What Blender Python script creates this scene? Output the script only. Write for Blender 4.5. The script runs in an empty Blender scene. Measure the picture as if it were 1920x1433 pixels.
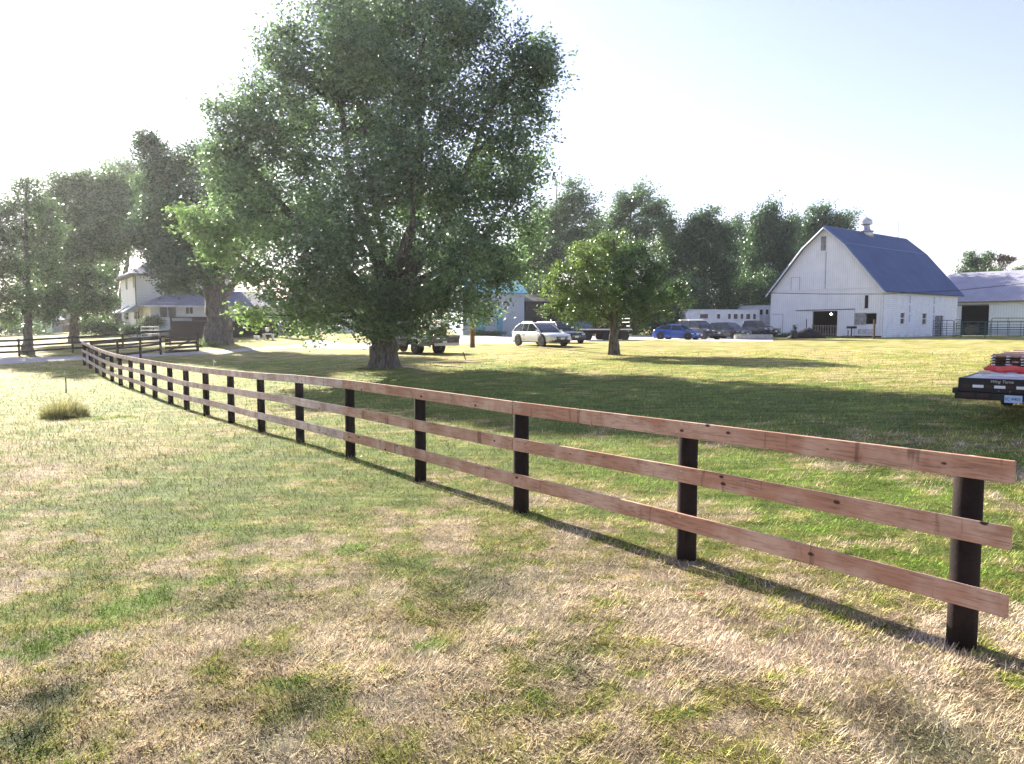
import bpy, math, random
import numpy as np
from mathutils import Vector, Matrix
R = math.radians
rng = np.random.default_rng(7)
random.seed(7)
C = bpy.context.scene.collection

# ------------------------------------------------------------ camera maths
CAMZ, F, PITCH = 2.24, 1392.0, math.atan(104.5/1392.0)
def ray(px, py):
    u = px-960.0; v = 716.5-py
    Y = F*math.cos(PITCH)+v*math.sin(PITCH); Z = -F*math.sin(PITCH)+v*math.cos(PITCH)
    return u/Y, Z/Y
def zat(py, Y, px=960): return CAMZ+ray(px, py)[1]*Y
def xat(px, Y, py=630): return ray(px, py)[0]*Y

# ------------------------------------------------------------ terrain (thin plate spline through surveyed points)
FZT = [1.37,1.36,1.355,1.34,1.32,1.28,1.21,1.16,1.10,1.05,1.03,1.03,1.03,1.02,1.02,1.05,1.12,1.21,1.31,1.40]
FP = [(3.17-1.442*k, 5.09+1.964*k) for k in range(20)]
FP = [(3.17,5.09),(1.68,7.02),(.11,8.89),(-1.35,10.85),(-2.81,12.8),(-4.25,14.77),(-5.69,16.74),(-7.12,18.72),(-8.56,20.69),(-9.98,22.67),(-11.39,24.66),(-12.85,26.62),(-14.27,28.6),(-15.72,30.57),(-17.19,32.52),(-18.62,34.49),(-20.07,36.45),(-21.51,38.42),(-22.95,40.39),(-24.4,42.35)]
ctrl = [(x, y, z-1.37) for (x, y), z in zip(FP, FZT)]
for px, py, Y in [(718,690,35.7),(780,664,48),(886,652,57),(1015,648,53),(1150,665,44.4),(1271,637,70),(1400,638,72),(1545,632,83),
                  (1653,633,80),(1443,630.5,90.5),(1792,630,92),(1920,634,78),(26,669,54),(410,645,60),(50,664,57),(138,640,75),(300,666,52),(560,645,62)]:
    ctrl.append((xat(px, Y, py), Y, zat(py, Y)))
ctrl += [(9.6,16,.18),(14,22,.25),(15,32,.42),(24,45,.7),(5,26,.15),(0,0,0),(-5,6,0),(8,6,0),(-10,14,-.12),(-25,25,-.25),(-25,10,-.1),(25,10,.1),(0,-20,0),(50,-20,0),(-50,-20,0),
         (-36,76,1.15),(-47,86,1.15),(0,130,1.3),(-90,140,1.1),(90,140,1.2),(0,400,1.6),(320,400,1.6),(-320,400,1.6),(160,20,.6),(-160,20,.2),(-60,60,.1),(60,60,.9),(100,95,1.1),(-100,95,.7)]
ctrl = np.array(ctrl)
def _phi(r2): return .5*r2*np.log(r2+1e-9)
def _tps():
    P = ctrl[:, :2]/50.0; n = len(P)
    D = ((P[:, None]-P[None])**2).sum(-1)
    K = _phi(D)+np.eye(n)*2e-4
    Q = np.c_[np.ones(n), P]
    A = np.zeros((n+3, n+3)); A[:n, :n] = K; A[:n, n:] = Q; A[n:, :n] = Q.T
    s = np.linalg.solve(A, np.r_[ctrl[:, 2], 0, 0, 0])
    return P, s[:n], s[n:]
_P, _W, _A = _tps()
def terr(x, y):
    x = np.asarray(x, float); y = np.asarray(y, float)
    sh = x.shape; q = np.c_[x.ravel(), y.ravel()]/50.0
    out = np.empty(len(q))
    for i in range(0, len(q), 50000):
        b = q[i:i+50000]
        D = ((b[:, None]-_P[None])**2).sum(-1)
        out[i:i+50000] = _phi(D)@_W+_A[0]+b@_A[1:]
    return out.reshape(sh)
def tz(x, y): return float(terr(np.array([x]), np.array([y]))[0])
def ground(px, py):
    dx, dz = ray(px, py); Y = 3.0; prev = Y
    while Y < 300:
        if CAMZ+dz*Y < tz(dx*Y, Y): break
        prev = Y; Y *= 1.03
    lo, hi = prev, Y
    for _ in range(14):
        m = .5*(lo+hi)
        if CAMZ+dz*m < tz(dx*m, m): hi = m
        else: lo = m
    return dx*hi, hi
def hit(px, py, P0, d):
    """where the sight line through a pixel meets the vertical plane through P0 with horizontal direction d: (distance along d, z)"""
    q, dz = ray(px, py)
    t = (P0[0]-q*P0[1])/(q*d[1]-d[0])
    Y = P0[1]+t*d[1]
    return t, CAMZ+dz*Y

# ------------------------------------------------------------ value noise
def vnoise(x, y, seed=0):
    xi = np.floor(x).astype(np.int64); yi = np.floor(y).astype(np.int64)
    fx = x-xi; fy = y-yi; fx = fx*fx*(3-2*fx); fy = fy*fy*(3-2*fy)
    def h(a, b):
        n = (a*374761393+b*668265263+seed*1442695041) & 0xffffffff
        n = ((n ^ (n >> 13))*1274126177) & 0xffffffff
        return ((n ^ (n >> 16)) & 0xffff)/65535.0
    return (h(xi, yi)*(1-fx)+h(xi+1, yi)*fx)*(1-fy)+(h(xi, yi+1)*(1-fx)+h(xi+1, yi+1)*fx)*fy
def fbm(x, y, seed=0, o=4):
    s = 0; a = .5; t = 0
    for k in range(o):
        s = s+a*vnoise(x*2**k+17.3*k, y*2**k-9.1*k, seed+k); t += a; a *= .55
    return s/t

# ------------------------------------------------------------ object helpers
def tag(o, label=None, cat=None, group=None, kind=None):
    if label: o['label'] = label
    if cat: o['category'] = cat
    if group: o['group'] = group
    if kind: o['kind'] = kind
    return o
def thing(name, label, cat, loc=(0,0,0), rz=0, group=None):
    o = bpy.data.objects.new(name, None); C.objects.link(o)
    o.location = loc; o.rotation_euler = (0, 0, rz); o.empty_display_size = .2
    return tag(o, label, cat, group)
class MB:
    def __init__(s): s.v = []; s.f = []
    def add(s, vs, fs):
        b = len(s.v); s.v += [tuple(p) for p in vs]; s.f += [tuple(b+i for i in f) for f in fs]; return s
    def box(s, c, d, rz=0, M=None):
        hx, hy, hz = d[0]/2, d[1]/2, d[2]/2; ca, sa = math.cos(rz), math.sin(rz); vs = []
        for x, y, z in [(-hx,-hy,-hz),(hx,-hy,-hz),(hx,hy,-hz),(-hx,hy,-hz),(-hx,-hy,hz),(hx,-hy,hz),(hx,hy,hz),(-hx,hy,hz)]:
            p = Vector((x, y, z))
            if M is not None: p = M@p
            vs.append((c[0]+p.x*ca-p.y*sa, c[1]+p.x*sa+p.y*ca, c[2]+p.z))
        return s.add(vs, [(0,3,2,1),(4,5,6,7),(0,1,5,4),(1,2,6,5),(2,3,7,6),(3,0,4,7)])
    def b2(s, x0, x1, y0, y1, z0, z1): return s.box(((x0+x1)/2, (y0+y1)/2, (z0+z1)/2), (x1-x0, y1-y0, z1-z0))
    def tube(s, pts, rad, n=8, cap=True):
        pts = [Vector(p) for p in pts]; rings = []
        if not hasattr(rad, '__len__'): rad = [rad]*len(pts)
        prev = None
        for i, p in enumerate(pts):
            t = (pts[min(i+1, len(pts)-1)]-pts[max(i-1, 0)]).normalized()
            if prev is None:
                a = Vector((0,0,1)) if abs(t.z) < .9 else Vector((1,0,0)); u = t.cross(a).normalized()
            else:
                u = (prev-t*prev.dot(t))
                u = u.normalized() if u.length > 1e-6 else t.cross(Vector((0,0,1))).normalized()
            prev = u; w = t.cross(u)
            rings.append([p+(u*math.cos(k*2*math.pi/n)+w*math.sin(k*2*math.pi/n))*rad[i] for k in range(n)])
        return s.loft(rings, cap)
    def loft(s, rings, cap=True):
        n = len(rings[0]); b = len(s.v); fs = []
        vs = [tuple(p) for r in rings for p in r]
        for i in range(len(rings)-1):
            for k in range(n):
                a = i*n+k; c = i*n+(k+1) % n
                fs.append((a, c, c+n, a+n))
        if cap:
            fs.append(tuple(range(n-1, -1, -1))); fs.append(tuple((len(rings)-1)*n+k for k in range(n)))
        return s.add(vs, fs)
    def lathe(s, prof, c=(0,0,0), n=16, axis='z'):
        rings = []
        for r, h in prof:
            ring = []
            for k in range(n):
                a = k*2*math.pi/n; x, y = r*math.cos(a), r*math.sin(a)
                q = (x, y, h) if axis == 'z' else ((x, h, y) if axis == 'y' else (h, x, y))
                ring.append((c[0]+q[0], c[1]+q[1], c[2]+q[2]))
            rings.append(ring)
        return s.loft(rings, True)
    def prism(s, poly, h, fn):
        """poly: list of 2-D points, fn(a, b, t) -> 3-D, t in 0..1 times h"""
        n = len(poly)
        vs = [fn(a, b, 0) for a, b in poly]+[fn(a, b, h) for a, b in poly]
        return s.add(vs, [tuple(range(n-1, -1, -1)), tuple(range(n, 2*n))]+[(k, (k+1) % n, (k+1) % n+n, k+n) for k in range(n)])
    def build(s, name, m, parent=None, loc=(0,0,0), rz=0, smooth=False, bevel=0, rot=None):
        me = bpy.data.meshes.new(name); me.from_pydata(s.v, [], s.f); me.update()
        me.materials.append(m)
        if smooth: me.polygons.foreach_set('use_smooth', [True]*len(me.polygons))
        o = bpy.data.objects.new(name, me); C.objects.link(o); o.location = loc
        o.rotation_euler = rot if rot else (0, 0, rz)
        if parent: o.parent = parent
        if bevel:
            bm = o.modifiers.new('bevel', 'BEVEL'); bm.width = bevel; bm.segments = 2; bm.limit_method = 'ANGLE'
        # consistent outward normals
        import bmesh
        b = bmesh.new(); b.from_mesh(me); bmesh.ops.recalc_face_normals(b, faces=b.faces); b.to_mesh(me); b.free()
        return o
def raw(name, V, Fq, m, k, parent=None, loc=(0,0,0), attrs=None):
    """numpy mesh: V (n,3), Fq (m,k) vertex indices"""
    me = bpy.data.meshes.new(name)
    me.vertices.add(len(V)); me.vertices.foreach_set('co', np.ascontiguousarray(V, np.float32).ravel())
    nf = len(Fq)
    me.loops.add(nf*k); me.loops.foreach_set('vertex_index', np.ascontiguousarray(Fq, np.int32).ravel())
    me.polygons.add(nf); me.polygons.foreach_set('loop_start', np.arange(0, nf*k, k, dtype=np.int32))
    me.polygons.foreach_set('loop_total', np.full(nf, k, dtype=np.int32))
    for an, arr in (attrs or {}).items():
        a = me.attributes.new(an, 'FLOAT_COLOR', 'POINT')
        full = np.ones((len(V), 4), np.float32); full[:, :arr.shape[1]] = arr
        a.data.foreach_set('color', full.ravel())
    me.update(calc_edges=True); me.materials.append(m)
    o = bpy.data.objects.new(name, me); C.objects.link(o); o.location = loc
    if parent: o.parent = parent
    return o

# ------------------------------------------------------------ materials
def newmat(name):
    m = bpy.data.materials.new(name); m.use_nodes = True
    nt = m.node_tree; nt.nodes.clear()
    out = nt.nodes.new('ShaderNodeOutputMaterial'); b = nt.nodes.new('ShaderNodeBsdfPrincipled')
    nt.links.new(b.outputs[0], out.inputs[0]); return m, nt, b, out
def N(nt, t, **kw):
    n = nt.nodes.new(t)
    for k, v in kw.items():
        if k in n.inputs: n.inputs[k].default_value = v
        else: setattr(n, k, v)
    return n
def mixc(nt, fac, a, b, mode='MIX'):
    n = nt.nodes.new('ShaderNodeMix'); n.data_type = 'RGBA'; n.blend_type = mode; L = nt.links
    for sock, v in ((n.inputs[0], fac), (n.inputs[6], a), (n.inputs[7], b)):
        if isinstance(v, (int, float)): sock.default_value = v
        elif isinstance(v, tuple): sock.default_value = (*v, 1)[:4]
        else: L.new(v, sock)
    return n.outputs[2]
def ramp(nt, src, stops):
    n = nt.nodes.new('ShaderNodeValToRGB'); nt.links.new(src, n.inputs[0])
    e = n.color_ramp.elements
    while len(e) < len(stops): e.new(.5)
    for k, (p, c) in enumerate(stops):
        e[k].position = p; e[k].color = (c, c, c, 1) if isinstance(c, (int, float)) else (*c, 1)
    return n.outputs[0]
def coords(nt, scale=(1,1,1), kind='Object', rnd=True):
    tc = nt.nodes.new('ShaderNodeTexCoord'); mp = nt.nodes.new('ShaderNodeMapping'); mp.inputs['Scale'].default_value = scale
    nt.links.new(tc.outputs[kind], mp.inputs[0])
    if rnd:
        oi = nt.nodes.new('ShaderNodeObjectInfo'); mu = nt.nodes.new('ShaderNodeMath'); mu.operation = 'MULTIPLY'; mu.inputs[1].default_value = 37.0
        nt.links.new(oi.outputs['Random'], mu.inputs[0]); cb = nt.nodes.new('ShaderNodeCombineXYZ')
        for k in range(3): nt.links.new(mu.outputs[0], cb.inputs[k])
        nt.links.new(cb.outputs[0], mp.inputs['Location'])
    return mp.outputs[0]
def noise(nt, vec, scale, detail=4, rough=.55, dist=0):
    n = N(nt, 'ShaderNodeTexNoise', Scale=scale, Detail=detail, Roughness=rough, Distortion=dist); nt.links.new(vec, n.inputs['Vector']); return n.outputs[0]
def bump(nt, b, h, strength, dist=.02):
    n = N(nt, 'ShaderNodeBump', Strength=strength, Distance=dist); nt.links.new(h, n.inputs['Height']); nt.links.new(n.outputs[0], b.inputs['Normal'])
def pm(name, c1, c2=None, scale=3, rough=.7, bmp=0, bscale=None, metal=0, coat=0, stretch=(1,1,1), lo=.35, hi=.65, spec=.5):
    m, nt, b, _ = newmat(name); b.inputs['Roughness'].default_value = rough; b.inputs['Metallic'].default_value = metal
    b.inputs['Coat Weight'].default_value = coat; b.inputs['Coat Roughness'].default_value = .05; b.inputs['Specular IOR Level'].default_value = spec
    v = coords(nt, stretch)
    if c2 is None: c2 = tuple(x*.8 for x in c1)
    f = ramp(nt, noise(nt, v, scale, 6), [(lo, 0), (hi, 1)])
    nt.links.new(mixc(nt, f, c1, c2), b.inputs['Base Color'])
    if bmp: bump(nt, b, noise(nt, v, bscale or scale*6, 5), bmp)
    return m
M = {}
M['white_metal'] = pm('white_metal', (.74,.75,.76), (.6,.62,.64), 2, .45)
M['black'] = pm('black_paint', (.012,.012,.015), (.022,.022,.026), 4, .35)
M['rubber'] = pm('rubber', (.02,.02,.021), (.04,.038,.036), 8, .85)
M['rim'] = pm('rim_alloy', (.45,.46,.48), (.3,.31,.33), 6, .3, metal=.8)
M['dark_rim'] = pm('dark_rim', (.09,.09,.1), (.16,.16,.17), 6, .4, metal=.6)
M['chrome'] = pm('chrome', (.7,.72,.75), (.55,.57,.6), 6, .15, metal=1)
M['galv'] = pm('galvanised', (.5,.52,.55), (.36,.38,.4), 5, .4, metal=.6)
M['steel'] = pm('dull_steel', (.16,.165,.17), (.09,.085,.08), 4, .55, metal=.4)
M['rust'] = pm('rusty_steel', (.1,.055,.035), (.05,.03,.022), 5, .85)
M['plastic'] = pm('dark_plastic', (.03,.03,.033), (.045,.045,.05), 8, .6)
def paint(name, c, rough=.25, coat=1.0, flake=0): return pm(name, c, tuple(x*.92 for x in c), 1.5, rough, coat=coat, metal=flake)
M['p_white'] = paint('white_car_paint', (.78,.79,.8)); M['p_blue'] = paint('blue_car_paint', (.004,.07,.40), flake=.1)
M['p_black'] = paint('black_car_paint', (.012,.012,.016)); M['p_navy'] = paint('dark_navy_car_paint', (.014,.016,.03))
M['p_char'] = paint('charcoal_car_paint', (.03,.031,.034)); M['p_red'] = paint('maroon_paint', (.07,.02,.022), .4, .4)
def glassmat():
    m, nt, b, _ = newmat('car_glass'); b.inputs['Base Color'].default_value = (.02,.026,.032,1); b.inputs['Roughness'].default_value = .06
    b.inputs['Specular IOR Level'].default_value = .5; b.inputs['Coat Weight'].default_value = .0; b.inputs['Coat Roughness'].default_value = .02
    nt.links.new(mixc(nt, noise(nt, coords(nt), 2, 2), (.015,.02,.026), (.03,.037,.045)), b.inputs['Base Color']); return m
M['glass'] = glassmat()
M['lens'] = pm('headlight_lens', (.6,.62,.65), (.4,.42,.45), 12, .1, coat=1)
M['redlens'] = pm('red_lens', (.25,.02,.02), (.16,.01,.01), 12, .2, coat=.6)
def woodmat(name, c1, c2, dark, knots=True, rough=.75, worn=None):
    m, nt, b, _ = newmat(name); L = nt.links
    v = coords(nt, (1, 1, 1)); vs = coords(nt, (.7, 14, 9))
    g = noise(nt, vs, 2.2, 8, .6, .6)
    col = mixc(nt, ramp(nt, g, [(.3, 0), (.7, 1)]), c1, c2)
    blot = ramp(nt, noise(nt, v, 2.6, 6), [(.42, 0), (.62, 1)])
    col = mixc(nt, blot, col, worn or tuple(x*1.35 for x in c2))
    fine = ramp(nt, noise(nt, coords(nt, (1.2, 30, 22)), 3, 6, .7), [(.5, 0), (.72, .75)])
    col = mixc(nt, fine, col, dark)
    streak = ramp(nt, noise(nt, coords(nt, (9, 1.2, 1.2)), 1.1, 3), [(.62, 0), (.70, .55)])
    col = mixc(nt, streak, col, dark)
    if knots:
        kn = N(nt, 'ShaderNodeTexVoronoi', Scale=3.6); L.new(coords(nt, (1.0, 0, 1.8)), kn.inputs['Vector'])
        wob = N(nt, 'ShaderNodeMath'); wob.operation = 'MULTIPLY_ADD'; L.new(noise(nt, v, 22, 3), wob.inputs[0]); wob.inputs[1].default_value = .06; L.new(kn.outputs['Distance'], wob.inputs[2])
        kf = ramp(nt, wob.outputs[0], [(.12, 1), (.16, 0)])
        col = mixc(nt, kf, col, dark)
    L.new(col, b.inputs['Base Color']); b.inputs['Roughness'].default_value = rough; b.inputs['Specular IOR Level'].default_value = .2
    bump(nt, b, g, .35, .01); return m
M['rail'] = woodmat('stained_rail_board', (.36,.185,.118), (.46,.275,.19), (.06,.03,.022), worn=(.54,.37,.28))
M['railfar'] = woodmat('weathered_sheen_rail_board', (.40,.27,.23), (.52,.39,.34), (.13,.08,.07), worn=(.64,.53,.48))  # far rails: weathering plus grazing-light sheen painted in as paler wood
M['oldrail'] = woodmat('old_dark_rail', (.035,.025,.022), (.05,.036,.03), (.012,.01,.009), False)
M['post'] = woodmat('dark_treated_post', (.013,.009,.009), (.019,.013,.012), (.005,.004,.004), False, .9, worn=(.028,.019,.018))
M['lumber'] = woodmat('rough_lumber', (.40,.30,.24), (.5,.38,.3), (.12,.08,.06), False)
M['lumberend'] = pm('lumber_end_grain', (.45,.36,.30), (.12,.08,.07), 22, .9)
M['darkwood'] = woodmat('dark_wagon_wood', (.05,.03,.025), (.08,.05,.04), (.02,.014,.012), False)
M['palewood'] = woodmat('pale_deck_board', (.5,.48,.47), (.6,.58,.56), (.25,.22,.2), False, .55)
M['utilpole'] = woodmat('pole_wood', (.13,.09,.06), (.2,.13,.085), (.05,.035,.025), False)
# ------------------------------------------------------------ lawn colours (straw, olive, green, weeds; green also imitates the tree-shade tone)
STRAW=np.array([.66,.55,.36]); PINK=np.array([.66,.53,.39]); YEL=np.array([.52,.44,.11]); OLIVE=np.array([.35,.37,.075]); GREEN=np.array([.18,.29,.085]); WEED=np.array([.23,.34,.055]); BROWN=np.array([.25,.18,.10]); DKG=np.array([.05,.09,.035])
def gp(px, py, rx, a): x, y = ground(px, py); return (x, y, rx, a)
WEEDS=[gp(*t) for t in [(165,915,.55,1),(290,1120,.32,1.1),(15,1235,.30,1.0),(120,1205,.2,.5),(440,1092,.3,.8),(660,1030,.3,.9),(530,1100,.2,.9),(390,985,.35,.9),(470,1010,.25,.6),(967,1185,.07,1.3),(800,1212,.12,.9),(1380,935,.8,.7),(1560,1000,.6,.8),(1700,1050,.5,.7),(1240,870,1.2,.6),(1500,890,1.3,.8),(1750,920,1.2,.8),(1130,900,.9,.5),(830,915,.5,.5),(600,990,.5,.4),(480,830,1.6,.55),(180,800,1.6,.5),(900,1300,.15,.4),(1850,1080,.35,.6),(700,870,.8,.5),(1860,860,1.0,.9),(1080,850,.9,.6)]]
GREENS=[gp(*t) for t in [(420,870,2.6,.55),(620,960,1.4,.5),(300,960,1.6,.35),(380,1120,.7,.7),(800,1050,1.0,.45),(1350,880,2.2,.8),(1650,960,1.5,.8),(1850,1000,1.2,.6),(1100,870,2.0,.7),(800,820,3.,.5),(100,1150,.6,.4),(600,1310,.35,.8),(1180,1200,.3,.5),(1000,1280,.25,.4),(1500,760,5,.9),(1200,750,5,.8),(900,740,5,.8),(700,720,4,.8),(450,690,5,.7),(150,760,3,.4),(90,1010,.7,-.6),(40,900,1.2,-.7),(500,1400,.6,-.4),(1500,1250,.9,-.5),(700,1250,.9,-.4),(1250,1150,.6,-.3),(250,1300,.6,-.4),(1600,700,3,-.4),(480,770,2.5,-.2)]]  # wide patches put the green tone of the tree shade into the turf colour
DARKS=[gp(*t) for t in [(100,1310,.14,1.1),(50,1382,.12,1.1),(590,1320,.2,.7),(500,1405,.25,.4),(1070,1250,.3,.5),(850,1080,.5,.4),(400,1140,.35,.5),(1750,1400,.3,.6),(920,1100,.4,.4)]]
def lawn(x, y, r=None):
    w1 = fbm(x*.33, y*.33, 3, 4); w2 = fbm(x*1.6, y*1.6, 11, 4); w3 = fbm(x*6, y*6, 23, 3); w4 = fbm(x*.12+5, y*.12, 31, 3)
    w5 = fbm(x*19, y*19, 51, 2)
    g = np.interp(y, [3, 5, 6.5, 9, 14, 22, 32, 45, 60, 90], [.18, .26, .38, .50, .50, .60, .68, .38, .34, .5])
    def blob(lst, wob):
        s = np.zeros_like(x)
        for (bx, by, br, a) in lst:
            d = np.sqrt((x-bx)**2+((y-by)*.8)**2)/(br*(.55+.9*wob))
            s += a*np.exp(-d**2)
        return s
    g = g+blob(GREENS, w2)*.62+(w1-.5)*1.1+(w2-.5)*1.25+(w3-.5)*1.6+(w5-.5)*1.1
    wd = blob(WEEDS, w2)*(.25+1.3*w3)+(w3-.5)*.5+(w5-.5)*.9-.05
    dk = blob(DARKS, w3)
    g = np.clip(g, 0, 1); 
    if r is None: r = np.full(x.shape, .5); r2 = r
    else: r2 = (r*7.31) % 1
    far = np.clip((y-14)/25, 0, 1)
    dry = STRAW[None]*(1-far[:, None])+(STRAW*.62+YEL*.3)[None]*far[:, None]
    pk = np.clip((w4-.42)*4+(w1-.5)*2, 0, 1)*(1-far)
    dry = dry*(1-pk[:, None])+PINK[None]*pk[:, None]
    br = np.clip((w2-.52)*5+(r2-.6), 0, 1)
    dry = dry*(1-.55*br[:, None])+BROWN[None]*.55*br[:, None]
    yel = np.clip(g*1.6, 0, 1)[:, None]
    c = dry*(1-yel*.55)+YEL[None]*yel*.55
    gm = np.clip((g-.28)*1.9+(r-.5)*.9, 0, 1)[:, None]
    c = c*(1-gm)+OLIVE[None]*gm
    gg = np.clip((g-.72)*2.0+(r2-.5)*.8, 0, 1)[:, None]
    c = c*(1-gg)+GREEN[None]*gg
    ww = np.clip((wd-.42)*2.6+(r-.5)*.6, 0, 1)[:, None]
    c = c*(1-ww)+WEED[None]*ww
    dd = np.clip(dk*1.1+(r-.6)*.5*(dk > .15), 0, .85)[:, None]
    c = c*(1-dd)+DKG[None]*dd
    c = c*(.62+.76*fbm(x*3.1, y*3.1, 201, 3))[:, None]
    return c*(.38+1.25*r2[:, None]**1.3)

# driveway and yard outlines
drive_near=[(-70,692),(0,684),(80,679),(155,674.5),(250,670),(300,668),(417,662.5),(470,658),(560,652.5),(690,655)]
drive_far=[(-70,673),(0,670.5),(80,669),(155,667.5),(250,664.5),(300,662),(417,657),(470,653),(560,646.5),(690,642)]
yard_near=[(690,655),(760,653),(870,645.5),(960,644.5),(1060,642),(1150,639),(1230,637.8),(1330,639.5),(1450,641)]
yard_far=[(690,642),(760,636),(870,631),(960,630),(1060,629),(1150,629),(1230,629),(1330,629),(1450,630)]
def strip(near, far): return [ground(*p) for p in near], [ground(*p) for p in far]
dn, df = strip(drive_near, drive_far); yn, yf = strip(yard_near, yard_far)
wn, wf = strip([(570,645.5),(610,645),(650,645)], [(566,637),(578,637),(590,637)])
POLYS = [dn+df[::-1], yn+yf[::-1]]
def inpoly(x, y, poly):
    ins = np.zeros(x.shape, bool); n = len(poly)
    for i in range(n):
        x1, y1 = poly[i]; x2, y2 = poly[(i+1) % n]
        c = ((y1 > y) != (y2 > y)) & (x < (x2-x1)*(y-y1)/((y2-y1) or 1e-9)+x1); ins ^= c
    return ins

def lawnmat(name, blade):
    m, nt, b, out = newmat(name); L = nt.links
    at = N(nt, 'ShaderNodeAttribute'); at.attribute_name = 'col'; col = at.outputs['Color']
    b.inputs['Roughness'].default_value = .85; b.inputs['Specular IOR Level'].default_value = .12
    if not blade:
        v = coords(nt, kind='Object', rnd=False)
        n1 = noise(nt, v, 9, 6, .65); n2 = noise(nt, v, 45, 4, .6); n0 = noise(nt, coords(nt, (.45, 2.6, 1), rnd=False), 1.5, 8, .72)
        col = mixc(nt, 1.0, col, ramp(nt, n1, [(.3, (.62,.60,.56)), (.7, (1.25,1.25,1.2))]), 'MULTIPLY')
        col = mixc(nt, 1.0, col, ramp(nt, n2, [(.3, (.6,.6,.58)), (.7, (1.3,1.3,1.25))]), 'MULTIPLY')
        col = mixc(nt, 1.0, col, ramp(nt, n0, [(.38, (.52,.58,.45)), (.58, (1.15,1.12,1.1))]), 'MULTIPLY')
        L.new(col, b.inputs['Base Color'])
        bump(nt, b, mixc(nt, .5, n1, n2), .9, .06)
    else:
        L.new(col, b.inputs['Base Color'])
        tr = N(nt, 'ShaderNodeBsdfTranslucent'); L.new(col, tr.inputs[0]); mx = N(nt, 'ShaderNodeMixShader'); mx.inputs[0].default_value = .14
        L.new(b.outputs[0], mx.inputs[1]); L.new(tr.outputs[0], mx.inputs[2]); L.new(mx.outputs[0], out.inputs[0])
    return m
M['lawn'] = lawnmat('lawn_turf', False); M['blade'] = lawnmat('grass_blade', True)

def bumps(x, y): return (fbm(x*.8, y*.8, 77, 3)-.5)*.05*np.clip(1-y/60, 0, 1)
def build_terrain():
    ys = np.concatenate([np.linspace(-12, 3, 8)[:-1], 3+np.cumsum(np.linspace(0, 1, 0))] + [np.geomspace(3, 60, 300)[:-1], np.geomspace(60, 450, 70)])
    us = np.concatenate([-np.geomspace(4, .95, 30)[:-1], np.linspace(-.95, .95, 190), np.geomspace(.95, 4, 30)[1:]])
    U, Yg = np.meshgrid(us, ys); X = U*np.maximum(Yg+4, 8)
    Z = terr(X, Yg)+bumps(X, Yg)
    V = np.c_[X.ravel(), Yg.ravel(), Z.ravel()]; ny, nx = U.shape
    i = np.arange(ny-1)[:, None]*nx+np.arange(nx-1)[None]
    Fq = np.stack([i, i+1, i+nx+1, i+nx], -1).reshape(-1, 4)
    lc = lawn(V[:, 0], V[:, 1]); nearf = np.clip((V[:, 1]-8)/30, 0, 1)[:, None]; lc = lc*(.45+.5*nearf)   # near turf colour darkened to imitate shade between the blades
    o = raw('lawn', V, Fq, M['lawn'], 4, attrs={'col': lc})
    o.data.polygons.foreach_set('use_smooth', np.ones(len(Fq), bool)); tag(o, kind='structure')
build_terrain()

def gsheet(name, near, far, m, n=60, k=10, lift=.02, jag=.12):
    def samp(pl, n):
        pl = np.array(pl); d = np.r_[0, np.cumsum(np.linalg.norm(np.diff(pl, axis=0), axis=1))]; t = np.linspace(0, d[-1], n)
        return np.c_[np.interp(t, d, pl[:, 0]), np.interp(t, d, pl[:, 1])]
    A, B = samp(near, n), samp(far, n)
    for Q in (A, B):
        jn = (fbm(Q[:, 0]*2.5, Q[:, 1]*2.5, 9, 3)-.5)*jag*4; Q[:, 1] += jn
    t = np.linspace(0, 1, k)[None, :, None]; G = A[:, None]*(1-t)+B[:, None]*t
    X, Y = G[..., 0], G[..., 1]; Z = terr(X, Y)+bumps(X, Y)+lift
    Z[:, 0] -= .05; Z[:, -1] -= .05
    V = np.c_[X.ravel(), Y.ravel(), Z.ravel()]; i = np.arange(n-1)[:, None]*k+np.arange(k-1)[None]
    Fq = np.stack([i, i+k, i+k+1, i+1], -1).reshape(-1, 4)
    o = raw(name, V, Fq, m, 4); o.data.polygons.foreach_set('use_smooth', np.ones(len(Fq), bool)); return tag(o, kind='structure')
def gravelmat():
    m, nt, b, _ = newmat('gravel'); v = coords(nt, rnd=False)
    a = noise(nt, v, 1.2, 6, .6); c = noise(nt, v, 40, 4, .7)
    col = mixc(nt, ramp(nt, a, [(.35, 0), (.65, 1)]), (.42,.39,.37), (.54,.50,.47))
    col = mixc(nt, 1.0, col, ramp(nt, c, [(.3, (.65,.65,.65)), (.7, (1.25,1.25,1.25))]), 'MULTIPLY')
    nt.links.new(col, b.inputs['Base Color']); b.inputs['Roughness'].default_value = .9; bump(nt, b, c, .6, .03); return m
M['gravel'] = gravelmat()
gsheet('driveway', dn, df, M['gravel'], 140, 10, .03); gsheet('gravel_yard', yn, yf, M['gravel'], 140, 24, .03)
gsheet('path', wn, wf, M['gravel'], 20, 6, .045, .03)

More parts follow.
